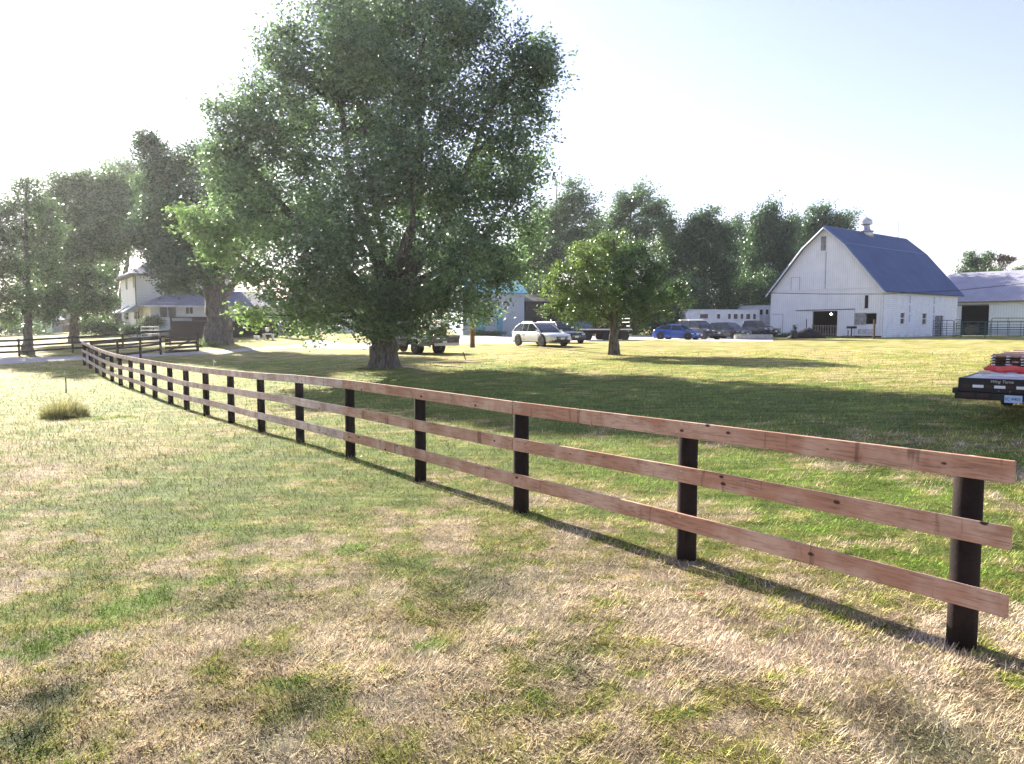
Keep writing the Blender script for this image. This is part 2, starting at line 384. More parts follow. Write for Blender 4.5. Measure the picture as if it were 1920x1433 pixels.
def blades():
    ya = np.linspace(3.0, 46, 4000); dens = np.minimum(5600, 5600*(5/ya)**2.75); wdt = 1.75*ya+5.0
    cdf = np.cumsum(dens*wdt); tot = cdf[-1]*(ya[1]-ya[0]); n = int(tot)
    y = np.interp(rng.random(n)*cdf[-1], cdf, ya); x = (rng.random(n)-.5)*(1.75*y+5.0)
    keep = np.ones(n, bool)
    for p in POLYS: keep &= ~inpoly(x, y, p)
    x, y = x[keep], y[keep]; n = len(x)
    clump = fbm(x*7, y*7, 91, 2)
    z = terr(x, y)+bumps(x, y)
    th = np.radians(rng.uniform(28, 84, n)); flow = fbm(x*1.4, y*1.4, 61, 3)*12
    ph = flow+rng.normal(0, 1.3, n)
    ln = (rng.uniform(.028, .085, n)*(.4+1.2*clump))*np.clip(y/8, 1, 1.7); wd = np.maximum(rng.uniform(.0042, .0085, n), y*.0008)
    d = np.c_[np.cos(ph)*np.sin(th), np.sin(ph)*np.sin(th), np.cos(th)]
    s = np.c_[-np.sin(ph), np.cos(ph), np.zeros(n)]*wd[:, None]*.5
    B = np.c_[x, y, z-.004]
    V = np.stack([B-s, B+s, B+d*ln[:, None]], 1).reshape(-1, 3)
    r = rng.random(n); c = lawn(x, y, r)
    print('blades', n)
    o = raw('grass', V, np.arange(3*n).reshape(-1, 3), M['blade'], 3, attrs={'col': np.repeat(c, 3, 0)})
    tag(o, 'short mown half dry grass covering the lawn', 'grass', kind='stuff')
blades()
# ------------------------------------------------------------ the new three board fence
def G3(x, y): return tz(x, y)+float(bumps(np.array([x]), np.array([y]))[0])
def board(parent, A, B, h, t, m, name='rail', ext=0):
    A = Vector(A); B = Vector(B); d = B-A; L = d.length
    mb = MB(); nseg = 5
    rings = []
    for i in range(nseg+1):
        x = L*i/nseg; wob = .006*math.sin(i*1.7+A.x*3)
        rings.append([(x, -t/2+wob, -h/2), (x, t/2+wob, -h/2), (x, t/2+wob, h/2), (x, -t/2+wob, h/2)])
    mb.loft(rings)
    return mb.build(name, m, parent, A, rot=(0, -math.asin(max(-1, min(1, d.z/L))), math.atan2(d.y, d.x)), bevel=.004)
def post_part(parent, x, y, ztop, rad, m, lean=(0,0), cap=False, name='post', sq=False):
    g = G3(x, y); H = ztop-g+.15; n = 4 if sq else 12; rings = []
    for k, (f, rr) in enumerate([(0, 1.03), (.4, 1), (.8, .98), (.985, .97), (1, .9)]):
        rings.append([(lean[0]*f+rad*rr*(1+.04*math.sin(3*a+x))*math.cos(a), lean[1]*f+rad*rr*(1+.04*math.cos(2*a+y))*math.sin(a), f*H) for a in [(q+.5)*2*math.pi/n for q in range(n)]])
    mb = MB(); mb.loft(rings)
    return mb.build(name, m, parent, (x, y, g-.15), smooth=False, rz=(math.atan2(1.96,-1.44) if sq else 0))
fence = thing('board_fence', 'long new three board fence of reddish rails on dark round posts crossing the lawn', 'fence', (FP[0][0], FP[0][1], 0))
def rel(p, o): return (p[0]-o.location.x, p[1]-o.location.y, p[2]-o.location.z)
fl = Vector(fence.location)
dirv = (Vector((FP[19][0]-FP[0][0], FP[19][1]-FP[0][1], 0))).normalized(); nrm = Vector((-dirv.y, dirv.x, 0))
if nrm.dot(Vector((0,-1,0))) < 0: nrm = -nrm      # towards the camera side
OFFB = .115
for k, (x, y) in enumerate(FP):
    rad = .095 if k < 3 else .085
    g = G3(x, y); H = FZT[k]-.05-g+.15; n = 14; rings = []
    for f, rr in [(0, 1.02), (.4, 1), (.8, .98), (.985, .97), (1, .88)]:
        rings.append([(rad*rr*(1+.03*math.sin(3*a+x))*math.cos(a), rad*rr*(1+.03*math.cos(2*a+y))*math.sin(a), f*H) for a in [q*2*math.pi/n for q in range(n)]])
    MB().loft(rings).build('post', M['post'], fence, (x-fl.x, y-fl.y, g-.15-fl.z), smooth=True)
ends = []
tops = [.0, -.445, -.885]
for r, off in enumerate(tops):
    nodes = [0, 2, 4, 6, 8, 10, 12, 14, 16, 18, 19]
    if r == 1: nodes = [0, 2, 4, 6, 8, 10, 12, 14, 16, 18, 19]
    if r == 2: nodes = [0, 2, 4, 6, 9, 11, 13, 15, 17, 19]
    for a, b in zip(nodes[:-1], nodes[1:]):
        def pt(k, e=0):
            s = FZT[k]-.077+off
            v = Vector((FP[k][0], FP[k][1], s))+nrm*OFFB-dirv*e
            return v-fl
        jit = lambda q: Vector((0, 0, .010*math.sin(q*5.1+r*2.3)))
        A = pt(a, .32 if a == 0 else -.004)+(jit(a) if a else jit(a)); B = pt(b, .004)+jit(b)
        # one board over up to three posts follows the ground: bend at the middle post
        mid = (a+b)//2 if b-a > 1 else None
        pts = [A]+([pt(mid, 0)+jit(mid)] if mid else [])+[B]
        h, t = .152, .03; rings = []
        X0 = pts[0]; mb = MB()
        base = dirv
        prof = []
        for i, p in enumerate(pts):
            d = (p-X0); prof.append((d.dot(Vector((dirv.x, dirv.y, 0))), d.dot(nrm), d.z))
        fine = []
        for i in range(len(prof)-1):
            for q in range(6 if i < len(prof)-2 else 7):
                f = q/6; fine.append(tuple(prof[i][c]*(1-f)+prof[i+1][c]*f for c in range(3)))
        for (px_, py_, pz_) in fine:
            w = .003*math.sin(px_*2.1+r+a)
            rings.append([(px_, py_-t/2+w, pz_-h/2), (px_, py_+t/2+w, pz_-h/2), (px_, py_+t/2+w, pz_+h/2), (px_, py_-t/2+w, pz_+h/2)])
        mb.loft(rings)
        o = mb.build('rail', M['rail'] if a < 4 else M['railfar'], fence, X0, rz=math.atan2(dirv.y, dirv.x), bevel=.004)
        if nrm.dot(Vector((-dirv.y, dirv.x, 0))) < 0:
            for vv in o.data.vertices: vv.co.y = -vv.co.y
            o.data.flip_normals()

for k in range(4):
    for off in tops:
        for j, (du, dz_) in enumerate([(-.03, .04), (.03, -.04)]):
            v = Vector((FP[k][0], FP[k][1], FZT[k]-.077+off+dz_))+nrm*(OFFB+.016)+dirv*du-fl
            MB().lathe([(.008, 0), (.009, .003), (.001, .004)], n=8, axis='y').build('screw', M['galv'], fence, v, rz=math.atan2(dirv.y, dirv.x))
mb = MB(); mb.lathe([(.07, -.006), (.08, -.003), (.08, .002), (.065, .006), (.001, .008)], n=20)
mb.build('post_cap', M['white_metal'], fence, (FP[0][0]-fl.x, FP[0][1]-fl.y, FZT[0]-.035-fl.z), smooth=True)

# ------------------------------------------------------------ old dark fences by the drive
def small_fence(label, pts, T, offs, m, mp, h=.14, r=.075, name='pasture_fence'):
    f = thing(name, label, 'fence', (pts[0][0], pts[0][1], G3(*pts[0]))); L0 = Vector(f.location)
    tp = []
    for (x, y) in pts:
        g = G3(x, y); tp.append(Vector((x, y, g+T)))
        mb = MB(); mb.lathe([(r*1.02, -.15), (r, T*.5), (r*.95, T-.02), (r*.8, T+.02)], n=10)
        mb.build('post', mp, f, Vector((x, y, g))-L0, smooth=True)
    for a, b in zip(tp[:-1], tp[1:]):
        d = (b-a); nn = Vector((d.y, -d.x, 0)).normalized()
        if nn.y > 0: nn = -nn
        for o in offs:
            board(f, a-L0+nn*(r+.016)+Vector((0,0,o)), b-L0+nn*(r+.016)+Vector((0,0,o)), h, .03, m)
    return f
def lin(a, b, n): return [(a[0]+(b[0]-a[0])*k/n, a[1]+(b[1]-a[1])*k/n) for k in range(n+1)]
small_fence('old dark brown board fence behind the gravel drive, passing under the left trees', lin((-42.0,51.0), (-27.6,60), 5), 1.25, (-.1,-.5,-.92), M['oldrail'], M['oldrail'], .15)
small_fence('short dark board fence turning back from the far end post of the new fence', lin((-24.45,43.2), (-24.6,52), 3), 1.28, (-.09,-.5,-.92), M['oldrail'], M['oldrail'], .15)
# wooden board gate
g0 = (-24.35, 52.15); g1 = (-23.1, 54.6)
gt = thing('wooden_gate', 'dark wooden board gate between two posts beside the pale drive slab', 'gate', (g0[0], g0[1], G3(*g0)))
L0 = Vector(gt.location); A = Vector((*g0, G3(*g0))); B = Vector((*g1, G3(*g0)+.05))
for z in (.2, .48, .76, 1.02, 1.24): board(gt, A-L0+Vector((.03,-.05,z)), B-L0+Vector((.03,-.05,z)), .17, .03, M['oldrail'], 'board')
board(gt, A-L0+Vector((0,0,.15)), B-L0+Vector((0,0,1.2)), .1, .03, M['oldrail'], 'brace')
for P in (g1,): MB().lathe([(.1, -.2), (.1, 1.0), (.09, 1.36)], n=10).build('post', M['oldrail'], gt, Vector((*P, G3(*P)))-L0, smooth=True)
# low wooden rail panels beside the gate (stacked boards)
# galvanised metal gate
mgx = xat(281, 62, 620); mg = thing('metal_gate', 'pale galvanised tube gate standing behind the dark board fence near the house', 'gate', (mgx, 62, G3(mgx, 62)), R(3))
fr = MB(); w = .72
for x in (-w, w): fr.tube([(x,0,.02),(x,0,1.5)], .035, 8)
fr.tube([(-w,0,1.48),(w,0,1.48)], .032, 8); fr.build('frame', M['white_metal'], mg)
for z in (.3,.62,.9,1.2):
    MB().tube([(-w,0,z),(w,0,z)], .024, 8).build('bar', M['white_metal'], mg)

# ------------------------------------------------------------ building materials
def boardwall(name, c1, c2, axis, pitch=.22, grime=(.35,.34,.33), amt=.5):
    m, nt, b, _ = newmat(name); L = nt.links; tc = nt.nodes.new('ShaderNodeTexCoord'); sp = nt.nodes.new('ShaderNodeSeparateXYZ'); L.new(tc.outputs['Object'], sp.inputs[0])
    mul = N(nt, 'ShaderNodeMath'); mul.operation = 'DIVIDE'; L.new(sp.outputs[axis], mul.inputs[0]); mul.inputs[1].default_value = pitch
    fr = N(nt, 'ShaderNodeMath'); fr.operation = 'FRACT'; L.new(mul.outputs[0], fr.inputs[0])
    line = ramp(nt, fr.outputs[0], [(0, 0), (.07, 1), (.94, 1), (1, 0)])
    v = coords(nt, (1,1,1), rnd=False); sv = coords(nt, (5,5,.35) if axis != 2 else (.5,.5,5), rnd=False)
    col = mixc(nt, ramp(nt, noise(nt, v, .7, 5), [(.35,0),(.65,1)]), c1, c2)
    col = mixc(nt, ramp(nt, noise(nt, sv, 1.1, 7, .7), [(.56, 0), (.78, amt)]), col, grime)
    col = mixc(nt, ramp(nt, noise(nt, v, 5, 6, .75), [(.62, 0), (.75, amt)]), col, grime)
    col = mixc(nt, line, tuple(x*.55 for x in c2), col)
    L.new(col, b.inputs['Base Color']); b.inputs['Roughness'].default_value = .6; bump(nt, b, line, .5, .02); return m
M['barnboard'] = boardwall('white_barn_boards', (.84,.85,.88), (.76,.78,.81), 1, .25, (.42,.42,.44), .55)
M['siding'] = boardwall('white_lap_siding', (.82,.83,.86), (.76,.78,.81), 2, .2, (.4,.42,.4), .2)
M['shedmetal'] = boardwall('pale_ribbed_metal', (.66,.74,.84), (.58,.67,.78), 1, .3, (.4,.45,.5), .25)
M['shedroof'] = boardwall('pale_roof_metal', (.34,.34,.41), (.28,.28,.35), 1, .45, (.4,.38,.42), .25)
def blockwall():
    m, nt, b, _ = newmat('painted_block_wall'); L = nt.links
    tc = nt.nodes.new('ShaderNodeTexCoord'); mp = nt.nodes.new('ShaderNodeMapping'); mp.inputs['Rotation'].default_value = (R(90), 0, 0); L.new(tc.outputs['Object'], mp.inputs[0])
    br = nt.nodes.new('ShaderNodeTexBrick'); br.inputs['Scale'].default_value = 1; br.inputs['Brick Width'].default_value = .42; br.inputs['Row Height'].default_value = .21; br.inputs['Mortar Size'].default_value = .012
    br.inputs['Color1'].default_value = (.76,.80,.88,1); br.inputs['Color2'].default_value = (.66,.72,.82,1); br.inputs['Mortar'].default_value = (.50,.54,.62,1)
    L.new(mp.outputs[0], br.inputs[0]); v = coords(nt, (1,1,1), rnd=False)
    sv = coords(nt, (1.1,1,.25), rnd=False)
    col = mixc(nt, ramp(nt, noise(nt, sv, 1.3, 7, .7), [(.53,0),(.75,.55)]), br.outputs[0], (.30,.36,.46))
    col = mixc(nt, ramp(nt, noise(nt, v, 3.5, 7, .75), [(.6,0),(.72,.6)]), col, (.35,.36,.4))
    sp = nt.nodes.new('ShaderNodeSeparateXYZ'); L.new(tc.outputs['Object'], sp.inputs[0])
    low = N(nt, 'ShaderNodeMath'); low.operation = 'MULTIPLY_ADD'; L.new(noise(nt, v, 1.8, 5), low.inputs[0]); low.inputs[1].default_value = 1.6; L.new(sp.outputs[2], low.inputs[2])
    col = mixc(nt, ramp(nt, low.outputs[0], [(.75, .6), (1.25 if False else .99, 0)]), col, (.30,.36,.48))
    L.new(col, b.inputs['Base Color']); b.inputs['Roughness'].default_value = .7; bump(nt, b, br.outputs['Fac'], -.4, .01); return m
M['block'] = blockwall()
def shingle(name, c1, c2, rough=.65, metal=0):
    m, nt, b, _ = newmat(name); v = coords(nt, (1,1,1), rnd=False)
    col = mixc(nt, ramp(nt, noise(nt, v, .5, 6), [(.35,0),(.65,1)]), c1, c2)
    col = mixc(nt, 1.0, col, ramp(nt, noise(nt, coords(nt, (2,14,14), rnd=False), 2.5, 5, .7), [(.3,(.7,.7,.7)),(.7,(1.3,1.3,1.3))]), 'MULTIPLY')
    nt.links.new(col, b.inputs['Base Color']); b.inputs['Roughness'].default_value = rough; b.inputs['Metallic'].default_value = metal
    bump(nt, b, noise(nt, coords(nt, (1.5,10,10), rnd=False), 3, 4), .3, .02); return m
M['barnroof'] = shingle('blue_grey_barn_shingles', (.022,.055,.15), (.036,.075,.19))
M['houseroof'] = shingle('grey_house_shingles', (.13,.13,.17), (.19,.18,.23))
M['teal'] = pm('teal_paint', (.06,.26,.36), (.12,.33,.42), 3, .5)
M['trim'] = pm('white_trim', (.78,.79,.8), (.68,.7,.72), 3, .5)
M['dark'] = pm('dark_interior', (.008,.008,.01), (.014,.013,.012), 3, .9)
M['window'] = pm('window_glass', (.02,.022,.03), (.04,.042,.05), 1.5, .12, spec=.4)
M['plywood'] = pm('weathered_panel', (.34,.33,.34), (.16,.16,.17), 3.5, .8)
M['concrete'] = pm('concrete', (.42,.41,.38), (.3,.29,.27), 4, .9, .4)
M['greengate'] = pm('green_gate_paint', (.02,.06,.05), (.035,.09,.07), 5, .45)
M['bluegate'] = pm('blue_gate_paint', (.03,.06,.12), (.05,.09,.16), 5, .45)

def holed(W, H, holes, th, flip=1):
    """wall in the local plane: u along, z up, openings cut; returns list of boxes (u0,u1,z0,z1)"""
    us = sorted({0, W, *[h[0] for h in holes], *[h[1] for h in holes]}); zs = sorted({-.3, H, *[h[2] for h in holes], *[h[3] for h in holes]})
    out = []
    for a, b in zip(us[:-1], us[1:]):
        for c, d in zip(zs[:-1], zs[1:]):
            um, zm = (a+b)/2, (c+d)/2
            if not any(h[0] < um < h[1] and h[2] < zm < h[3] for h in holes): out.append((a, b, c, d))
    return out

# ------------------------------------------------------------ the white barn
C1 = (xat(1653, 80, 632), 80.0); zb = tz(*C1)+.0; rzb = math.atan2(.6225, .7826)
barn = thing('barn', 'white barn with a blue grey gambrel roof and a round metal roof ventilator', 'barn', (C1[0], C1[1], zb), rzb)
bx = Vector((math.cos(rzb), math.sin(rzb))); by = Vector((-bx.y, bx.x)); BW, BL, EH = 13.4, 19.6, 5.25
def gpt(px, py): t, z = hit(px, py, C1, by); return t, z-zb
def spt(px, py): t, z = hit(px, py, C1, bx); return t, z-zb
def grect(x0, y0, x1, y1): a = gpt(x0, y0); b = gpt(x1, y1); return (b[0], a[0], min(b[1], a[1]), max(a[1], b[1]))
def srect(x0, y0, x1, y1): a = spt(x0, y0); b = spt(x1, y1); return (a[0], b[0], min(b[1], a[1]), max(a[1], b[1]))
door = grect(1523.5,584,1569,634); door = (door[0], door[1], -.3, door[3]); win = grect(1605,588,1643,608); shut = grect(1612,553.5,1628.5,579)
win = (win[0], win[1], win[2], win[3]); vent = grect(1540.5,444,1549,470)
mb = MB()
for (a, b_, c, d) in holed(BW, EH, [door, win], .2): mb.b2(0, .2, a, b_, c, d)
mb.build('wall', M['barnboard'], barn)
yc = BW/2; ky = BW*.31; kz = 10.2; rz_ = 12.35
gab = [(0, EH), (BW, EH), (BW-ky, kz), (yc, rz_), (ky, kz)]
MB().prism(gab, .2, lambda y, z, t: (t, y, z)).build('gable', M['barnboard'], barn)
mb = MB(); mb.b2(BL-.2, BL, 0, BW, -.3, EH); mb.prism(gab, .2, lambda y, z, t: (BL-.2+t, y, z)); mb.build('wall', M['barnboard'], barn)
w1 = srect(1688,587,1695.5,607); w2 = srect(1729,588,1736.5,608); sd = srect(1756,592,1767,636); sd = (sd[0], sd[1], -.3, sd[3])
mb = MB()
for (a, b_, c, d) in holed(BL-.4, EH, [(w[0]-.2, w[1]-.2, w[2], w[3]) for w in (w1, w2, sd)], .2): mb.b2(a+.2, b_+.2, 0, .2, c, d)
mb.build('wall', M['block'], barn)
MB().b2(.2, BL-.2, BW-.2, BW, -.3, EH).build('wall', M['barnboard'], barn)
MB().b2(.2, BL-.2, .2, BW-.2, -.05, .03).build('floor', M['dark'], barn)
# near-black sheets added behind the openings to stand in for interior shade
MB().b2(5.2, 5.4, .4, BW-.4, 0, 5).b2(5.5, BL-.4, 1.6, 1.7, 0, 5).build('shade_backing', M['dark'], barn)
# roof: four slopes, 12 cm thick, overhang
ov = .55
def slope(y0, z0, y1, z1, name='roof_slope'):
    d = Vector((y1-y0, z1-z0)).normalized(); n = Vector((-d.y, d.x))
    if n.y < 0: n = -n
    p = [(y0, z0), (y1, z1), (y1+n.x*.13, z1+n.y*.13), (y0+n.x*.13, z0+n.y*.13)]
    MB().prism(p, BL+2*ov, lambda y, z, t: (-ov+t, y, z)).build('roof', M['barnroof'], barn)
dz = (kz-EH)/ky; dz2 = (rz_-kz)/(yc-ky)
slope(-.42, EH-.42*dz*.8, ky, kz+.02); slope(ky, kz+.02, yc, rz_+.03); slope(BW+.42, EH-.42*dz*.8, BW-ky, kz+.02); slope(BW-ky, kz+.02, yc, rz_+.03)
sm_ = pm('seam_metal', (.10,.16,.32), (.07,.12,.26), 4, .4)
q = MB(); n_ = Vector((0,0,.16))
for yy in (ky, BW-ky): q.tube([(-ov, yy, kz+.15), (BL+ov, yy, kz+.15)], .07, 5)
q.tube([(-ov-.01, -.42, EH-.42*dz*.8+.1), (-ov-.01, ky, kz+.12), (-ov-.01, yc, rz_+.13)], .075, 5); q.tube([(BL+ov, -.42, EH-.42*dz*.8+.1), (BL+ov, ky, kz+.12), (BL+ov, yc, rz_+.13)], .075, 5)
q.tube([(-ov, yc, rz_+.14), (BL+ov, yc, rz_+.14)], .08, 5); q.build('roof_trim', sm_, barn)
tr = MB()   # white rake boards on the gable edge
for (y0, z0, y1, z1) in [(-.42, EH-.42*dz*.8, ky, kz), (ky, kz, yc, rz_), (BW+.42, EH-.42*dz*.8, BW-ky, kz), (BW-ky, kz, yc, rz_)]:
    tr.tube([(-ov+.02, y0, z0-.06), (-ov+.02, y1, z1-.06)], .10, 4)
tr.build('rake_trim', M['trim'], barn)
mb = MB(); z1 = gpt(1443,547)[1]; mb.b2(-.05, -.002, -.02, BW+.02, z1-.06, z1+.06); mb.b2(-.06, -.003, -.02, .2, -.3, EH); mb.b2(-.06, -.003, BW-.2, BW+.02, -.3, EH)
mb.build('trim', M['trim'], barn)
a, b_, c, d = vent
MB().b2(-.07, -.003, a-.12, b_+.12, c-.15, d+.12).build('window_frame', M['trim'], barn); MB().b2(-.09, -.072, a, b_, c, d).build('vent_window', M['plywood'], barn)
a, b_, c, d = shut; sh = MB().b2(-.08, -.003, a+.42, b_, c, d).build('hatch', M['trim'], barn); MB().b2(-.05, -.004, a+.06, a+.4, c+.05, d-.05).build('hatch_shade_plate', M['dark'], barn)  # near-black plate on the solid wall imitates the shaded gap of the hatch
def outline(name, rct, m=None, wd_=.05):
    a, b_, c, d = rct; q = MB(); q.b2(-.035, -.003, a-wd_, a, c, d+wd_); q.b2(-.035, -.003, b_, b_+wd_, c, d+wd_); q.b2(-.035, -.003, a, b_, d, d+wd_); return q.build(name, m or M['plywood'], barn)
pd = grect(1447,590,1467,625); dr = MB().b2(-.05, -.003, pd[0], pd[1], 0.1, pd[3]).build('door', M['barnboard'], barn); outline('door_frame', pd)
MB().lathe([(.05,0),(.05,.08)], (-.05-.0, pd[0]+.2, 1.2), 8, 'x').build('handle', M['black'], dr)
hd = grect(1484,521,1499,546); outline('hatch', hd, None, .03)
t0, z0 = gpt(1493,584); t1, z1_ = gpt(1604,582); MB().tube([(-.1, t1, door[3]+.18), (-.1, t0, door[3]+.12)], .045, 6).build('door_track', M['steel'], barn)
sld = MB(); a, b_ = door[0]-3.35, door[0]-.05; 
MB().b2(-.12, -.04, max(a, win[1]+.12), b_, .08, door[3]+.05).build('sliding_door', M['barnboard'], barn)
vl = gpt(1549,475)[0]; MB().b2(-.03, -.003, vl-.03, vl+.03, EH+.1, vent[2]-.15).build('batten', M['plywood'], barn)
# window opening: weathered sliding panel over the left half, dark opening on the right
a, b_, c, d = win; MB().b2(-.06, -.003, (a+b_)/2-.05, b_+.05, c-.05, d+.05).build('window_panel', M['plywood'], barn)
q = MB(); q.b2(-.05, -.002, a-.12, a-.02, c-2.1, d+.25); q.b2(-.05, -.002, a-.12, b_+.1, d+.05, d+.13); q.build('window_frame', M['trim'], barn)
MB().b2(-.04, -.002, a+.2, b_-.3, .35, .9).build('stain_panel', pm('scuffed_white', (.6,.6,.62), (.3,.29,.29), 2.2, .8, lo=.45, hi=.6), barn)
MB().b2(-.08,-.0035, .0, door[0], -.3, .16).build('sill_beam', M['oldrail'], barn)
# low slatted gate across the barn doorway
M['oldlumber'] = woodmat('old_grey_lumber', (.13,.10,.09), (.2,.16,.14), (.05,.04,.035), False)
gg = thing('slat_gate', 'low wooden slat gate across the dark open barn doorway', 'gate', (C1[0], C1[1], zb), rzb)
for y in np.linspace(door[0]+.12, door[1]-.12, 10): MB().b2(-.02, .03, y-.07, y+.07, .05, 1.35).build('slat', M['oldlumber'], gg)
for z in (.3, 1.25): MB().b2(-.06, -.021, door[0], door[1], z-.06, z+.06).build('crossbar', M['oldlumber'], gg)
# lamp inside the doorway
lm, lnt, lb, _ = newmat('lamp_glow'); lb.inputs['Emission Color'].default_value = (1,.95,.85,1); lb.inputs['Emission Strength'].default_value = 4
ly, lz = gpt(1550,589); lp = thing('barn_lamp', 'small lit lamp hanging in the dark barn doorway', 'lamp', (C1[0]+bx.x*1+by.x*ly, C1[1]+bx.y*1+by.y*ly, zb+lz))
MB().lathe([(.03,-.12),(.13,-.06),(.16,0),(.1,.08),(.02,.12)], n=12).build('bulb', lm, lp, smooth=True); MB().tube([(0,0,.1),(0,0,.8)], .015, 6).build('cord', M['black'], lp)
# side wall windows, door, stains
for w in (w1, w2):
    f = MB(); f.b2(w[0]-.08, w[1]+.08, -.06, -.003, w[3], w[3]+.14); f.b2(w[0]-.1, w[1]+.1, -.1, -.003, w[2]-.1, w[2]); f.b2(w[0], w[0]+.06, -.03, .1, w[2], w[3]); f.b2(w[1]-.06, w[1], -.03, .1, w[2], w[3]); f.b2(w[0], w[1], .0, .06, (w[2]+w[3])/2-.04, (w[2]+w[3])/2+.04)
    fo = f.build('window', M['trim'], barn); MB().b2(w[0], w[1], .1, .13, w[2], w[3]).build('pane', M['window'], fo)
MB().b2(sd[0]-.35, sd[0]-.02, -.5, -.02, 0, sd[3]-.05).build('open_door', M['plywood'], barn)
st = pm('damp_stain', (.42,.48,.58), (.30,.35,.46), 3, .8, lo=.4, hi=.6)
for px_ in (1705, 1750):
    t, _z = spt(px_, 600)
    for k in range(16):
        if (k*7+px_) % 5 < 1: continue
        z = EH-.5-k*.21; off = .03*math.sin(k*2.2+px_); MB().b2(t-.16+off, t+.16+off*.5, -.012, -.003, z-.095, z+.095).build('stained_block', st, barn)
# white board under the eave
MB().b2(-.3, BL+.3, -.14, -.004, EH-.28, EH-.1).build('eave_board', M['trim'], barn)
# cupola ventilator
tt = .5
def ridge_at(px):
    q = ray(px, 440)[0]; P = Vector(C1)+by*yc; return (q*P.y-P.x)/(bx.x-q*bx.y)
cx = ridge_at(1623); zc = rz_+.05
cu = MB(); cu.lathe([(.9,-.5),(.8,.3),(.52,.5),(.43,.95),(.42,1.1)], (cx, yc, zc-.05), 18); cuo = cu.build('ventilator', M['galv'], barn, smooth=True)
MB().lathe([(.42,1.08),(.72,1.13),(.72,1.55),(.7,1.6),(.42,1.8),(.1,1.98),(.03,2.05),(.03,2.45)], (cx, yc, zc-.05), 18).build('ventilator_cap', M['galv'], cuo, smooth=False)
MB().lathe([(.95,.28),(.95,.32)], (cx, yc, zc-.05), 18).build('ventilator_rim', M['galv'], cuo)
rx = ridge_at(1684); lr = MB(); lr.tube([(rx, yc, rz_), (rx, yc, rz_+2.2)], .03, 6); lr.lathe([(.001,-.12),(.1,0),(.001,.12)], (rx, yc, rz_+.35), 8); lr.build('lightning_rod', M['galv'], barn)

# ------------------------------------------------------------ right shed
S0 = (xat(1792, 100, 562), 100.0); zs = tz(*S0)+.0; rs = rzb
shed = thing('machine_shed', 'long pale metal shed with lilac grey roof and wide dark opening behind the corral', 'shed', (S0[0], S0[1], zs), rs)
# local: -y runs towards the right of the picture (nearer), x is depth
def shit(px, py): t, z = hit(px, py, S0, by); return t, z-zs
SE = shit(1792,563)[1]; so = (shit(1855,573)[0], shit(1803,573)[0], -.3, shit(1830,573)[1])
Y0, Y1 = -30.0, 3.3; mb = MB()
for (a, b_, c, d) in holed(Y1-Y0, SE, [(so[0]-Y0, so[1]-Y0, so[2], so[3])], .15): mb.b2(0, .15, a+Y0, b_+Y0, c, d)
mb.build('wall', M['shedmetal'], shed)
mb = MB(); mb.b2(14.9, 15.05, Y0, Y1, -.3, SE); mb.build('wall', M['shedmetal'], shed)
SR = SE+4.0; gp_ = [(0, -.3), (15.05, -.3), (15.05, SE), (7.5, SR), (0, SE)]
for yy in (Y0, Y1-.15): MB().prism(gp_, .13, lambda x, z, t, yy=yy: (x+.02 if x < 5 else x-.02, yy+.01+t, z-.03)).build('wall', M['shedmetal'], shed)
for (x0, z0, x1, z1) in [(-.5, SE-.27, 7.5, SR), (15.55, SE-.27, 7.5, SR)]:
    d = Vector((x1-x0, z1-z0)).normalized(); n = Vector((-d.y, d.x)); n = n if n.y > 0 else -n
    p = [(x0, z0), (x1, z1), (x1+n.x*.08, z1+n.y*.08), (x0+n.x*.08, z0+n.y*.08)]
    MB().prism(p, Y1-Y0+.8, lambda x, z, t: (x, Y0-.4+t, z)).build('roof', M['shedroof'], shed)
MB().b2(-.52, -.42, Y0-.4, Y1+.4, SE-.42, SE-.28).build('gutter', M['steel'], shed)
MB().b2(-.12, -.04, so[1], so[1]+1.2, .0, so[3]-.15).build('sliding_door', M['shedmetal'], shed)
MB().tube([(-.1, so[0], so[3]+.06), (-.1, so[1]+2.2, so[3]+.06)], .05, 6).build('door_track', M['steel'], shed)
MB().b2(3.4, 3.5, so[0]-3, so[1]+2.5, 0, SE-.1).build('shade_backing', M['dark'], shed); MB().b2(.2, 14.8, Y0+.2, Y1-.2, -.1, .02).build('floor', M['dark'], shed)  # near-black backing added behind the shed opening to imitate its shade
bt, bz = shit(1817,603); P = Vector(S0)+by*bt+bx*1.0
MB().lathe([(.3,-.6),(.62,-.58),(.65,0),(.62,.58),(.3,.6)], n=18, axis='x').build('hay_bale', pm('old_hay', (.2,.15,.1), (.11,.08,.055), 8, .95, .5), None, (P.x, P.y, zs+.65), rz=.5)
tag(bpy.data.objects['hay_bale'], 'round brown hay bale in the dark shed opening behind the corral', 'hay bale')

# ------------------------------------------------------------ corral panels
def panel(name, lab, A, B, h, m, arch=True, bars=6, posts=3, group='tube corral panels by the sheds'):
    gz_ = G3(*A); o = thing(name, lab, 'corral panel', (A[0], A[1], gz_), math.atan2(B[1]-A[1], B[0]-A[0]), group)
    L = math.dist(A, B); r = .16; f = MB()
    f.tube([(0,0,.02),(0,0,h-r),(.05,0,h-.05),(r,0,h),(L-r,0,h),(L-.05,0,h-.05),(L,0,h-r),(L,0,.02)], .035, 8); f.build('frame', m, o)
    for k in range(bars): z = .2+(h-.35)*k/bars; MB().tube([(0,0,z),(L,0,z)], .033, 6).build('bar', m, o)
    for k in range(1, posts): MB().tube([(L*k/posts,0,.15),(L*k/posts,0,h)], .026, 6).build('upright', m, o)
    return o
def at(px, Y, py=630): return (xat(px, Y, py), Y)
panel('corral_panel', 'blue green tube gate beside the open door in the barn side wall', at(1749,82), at(1787,82), 1.85, M['bluegate'])
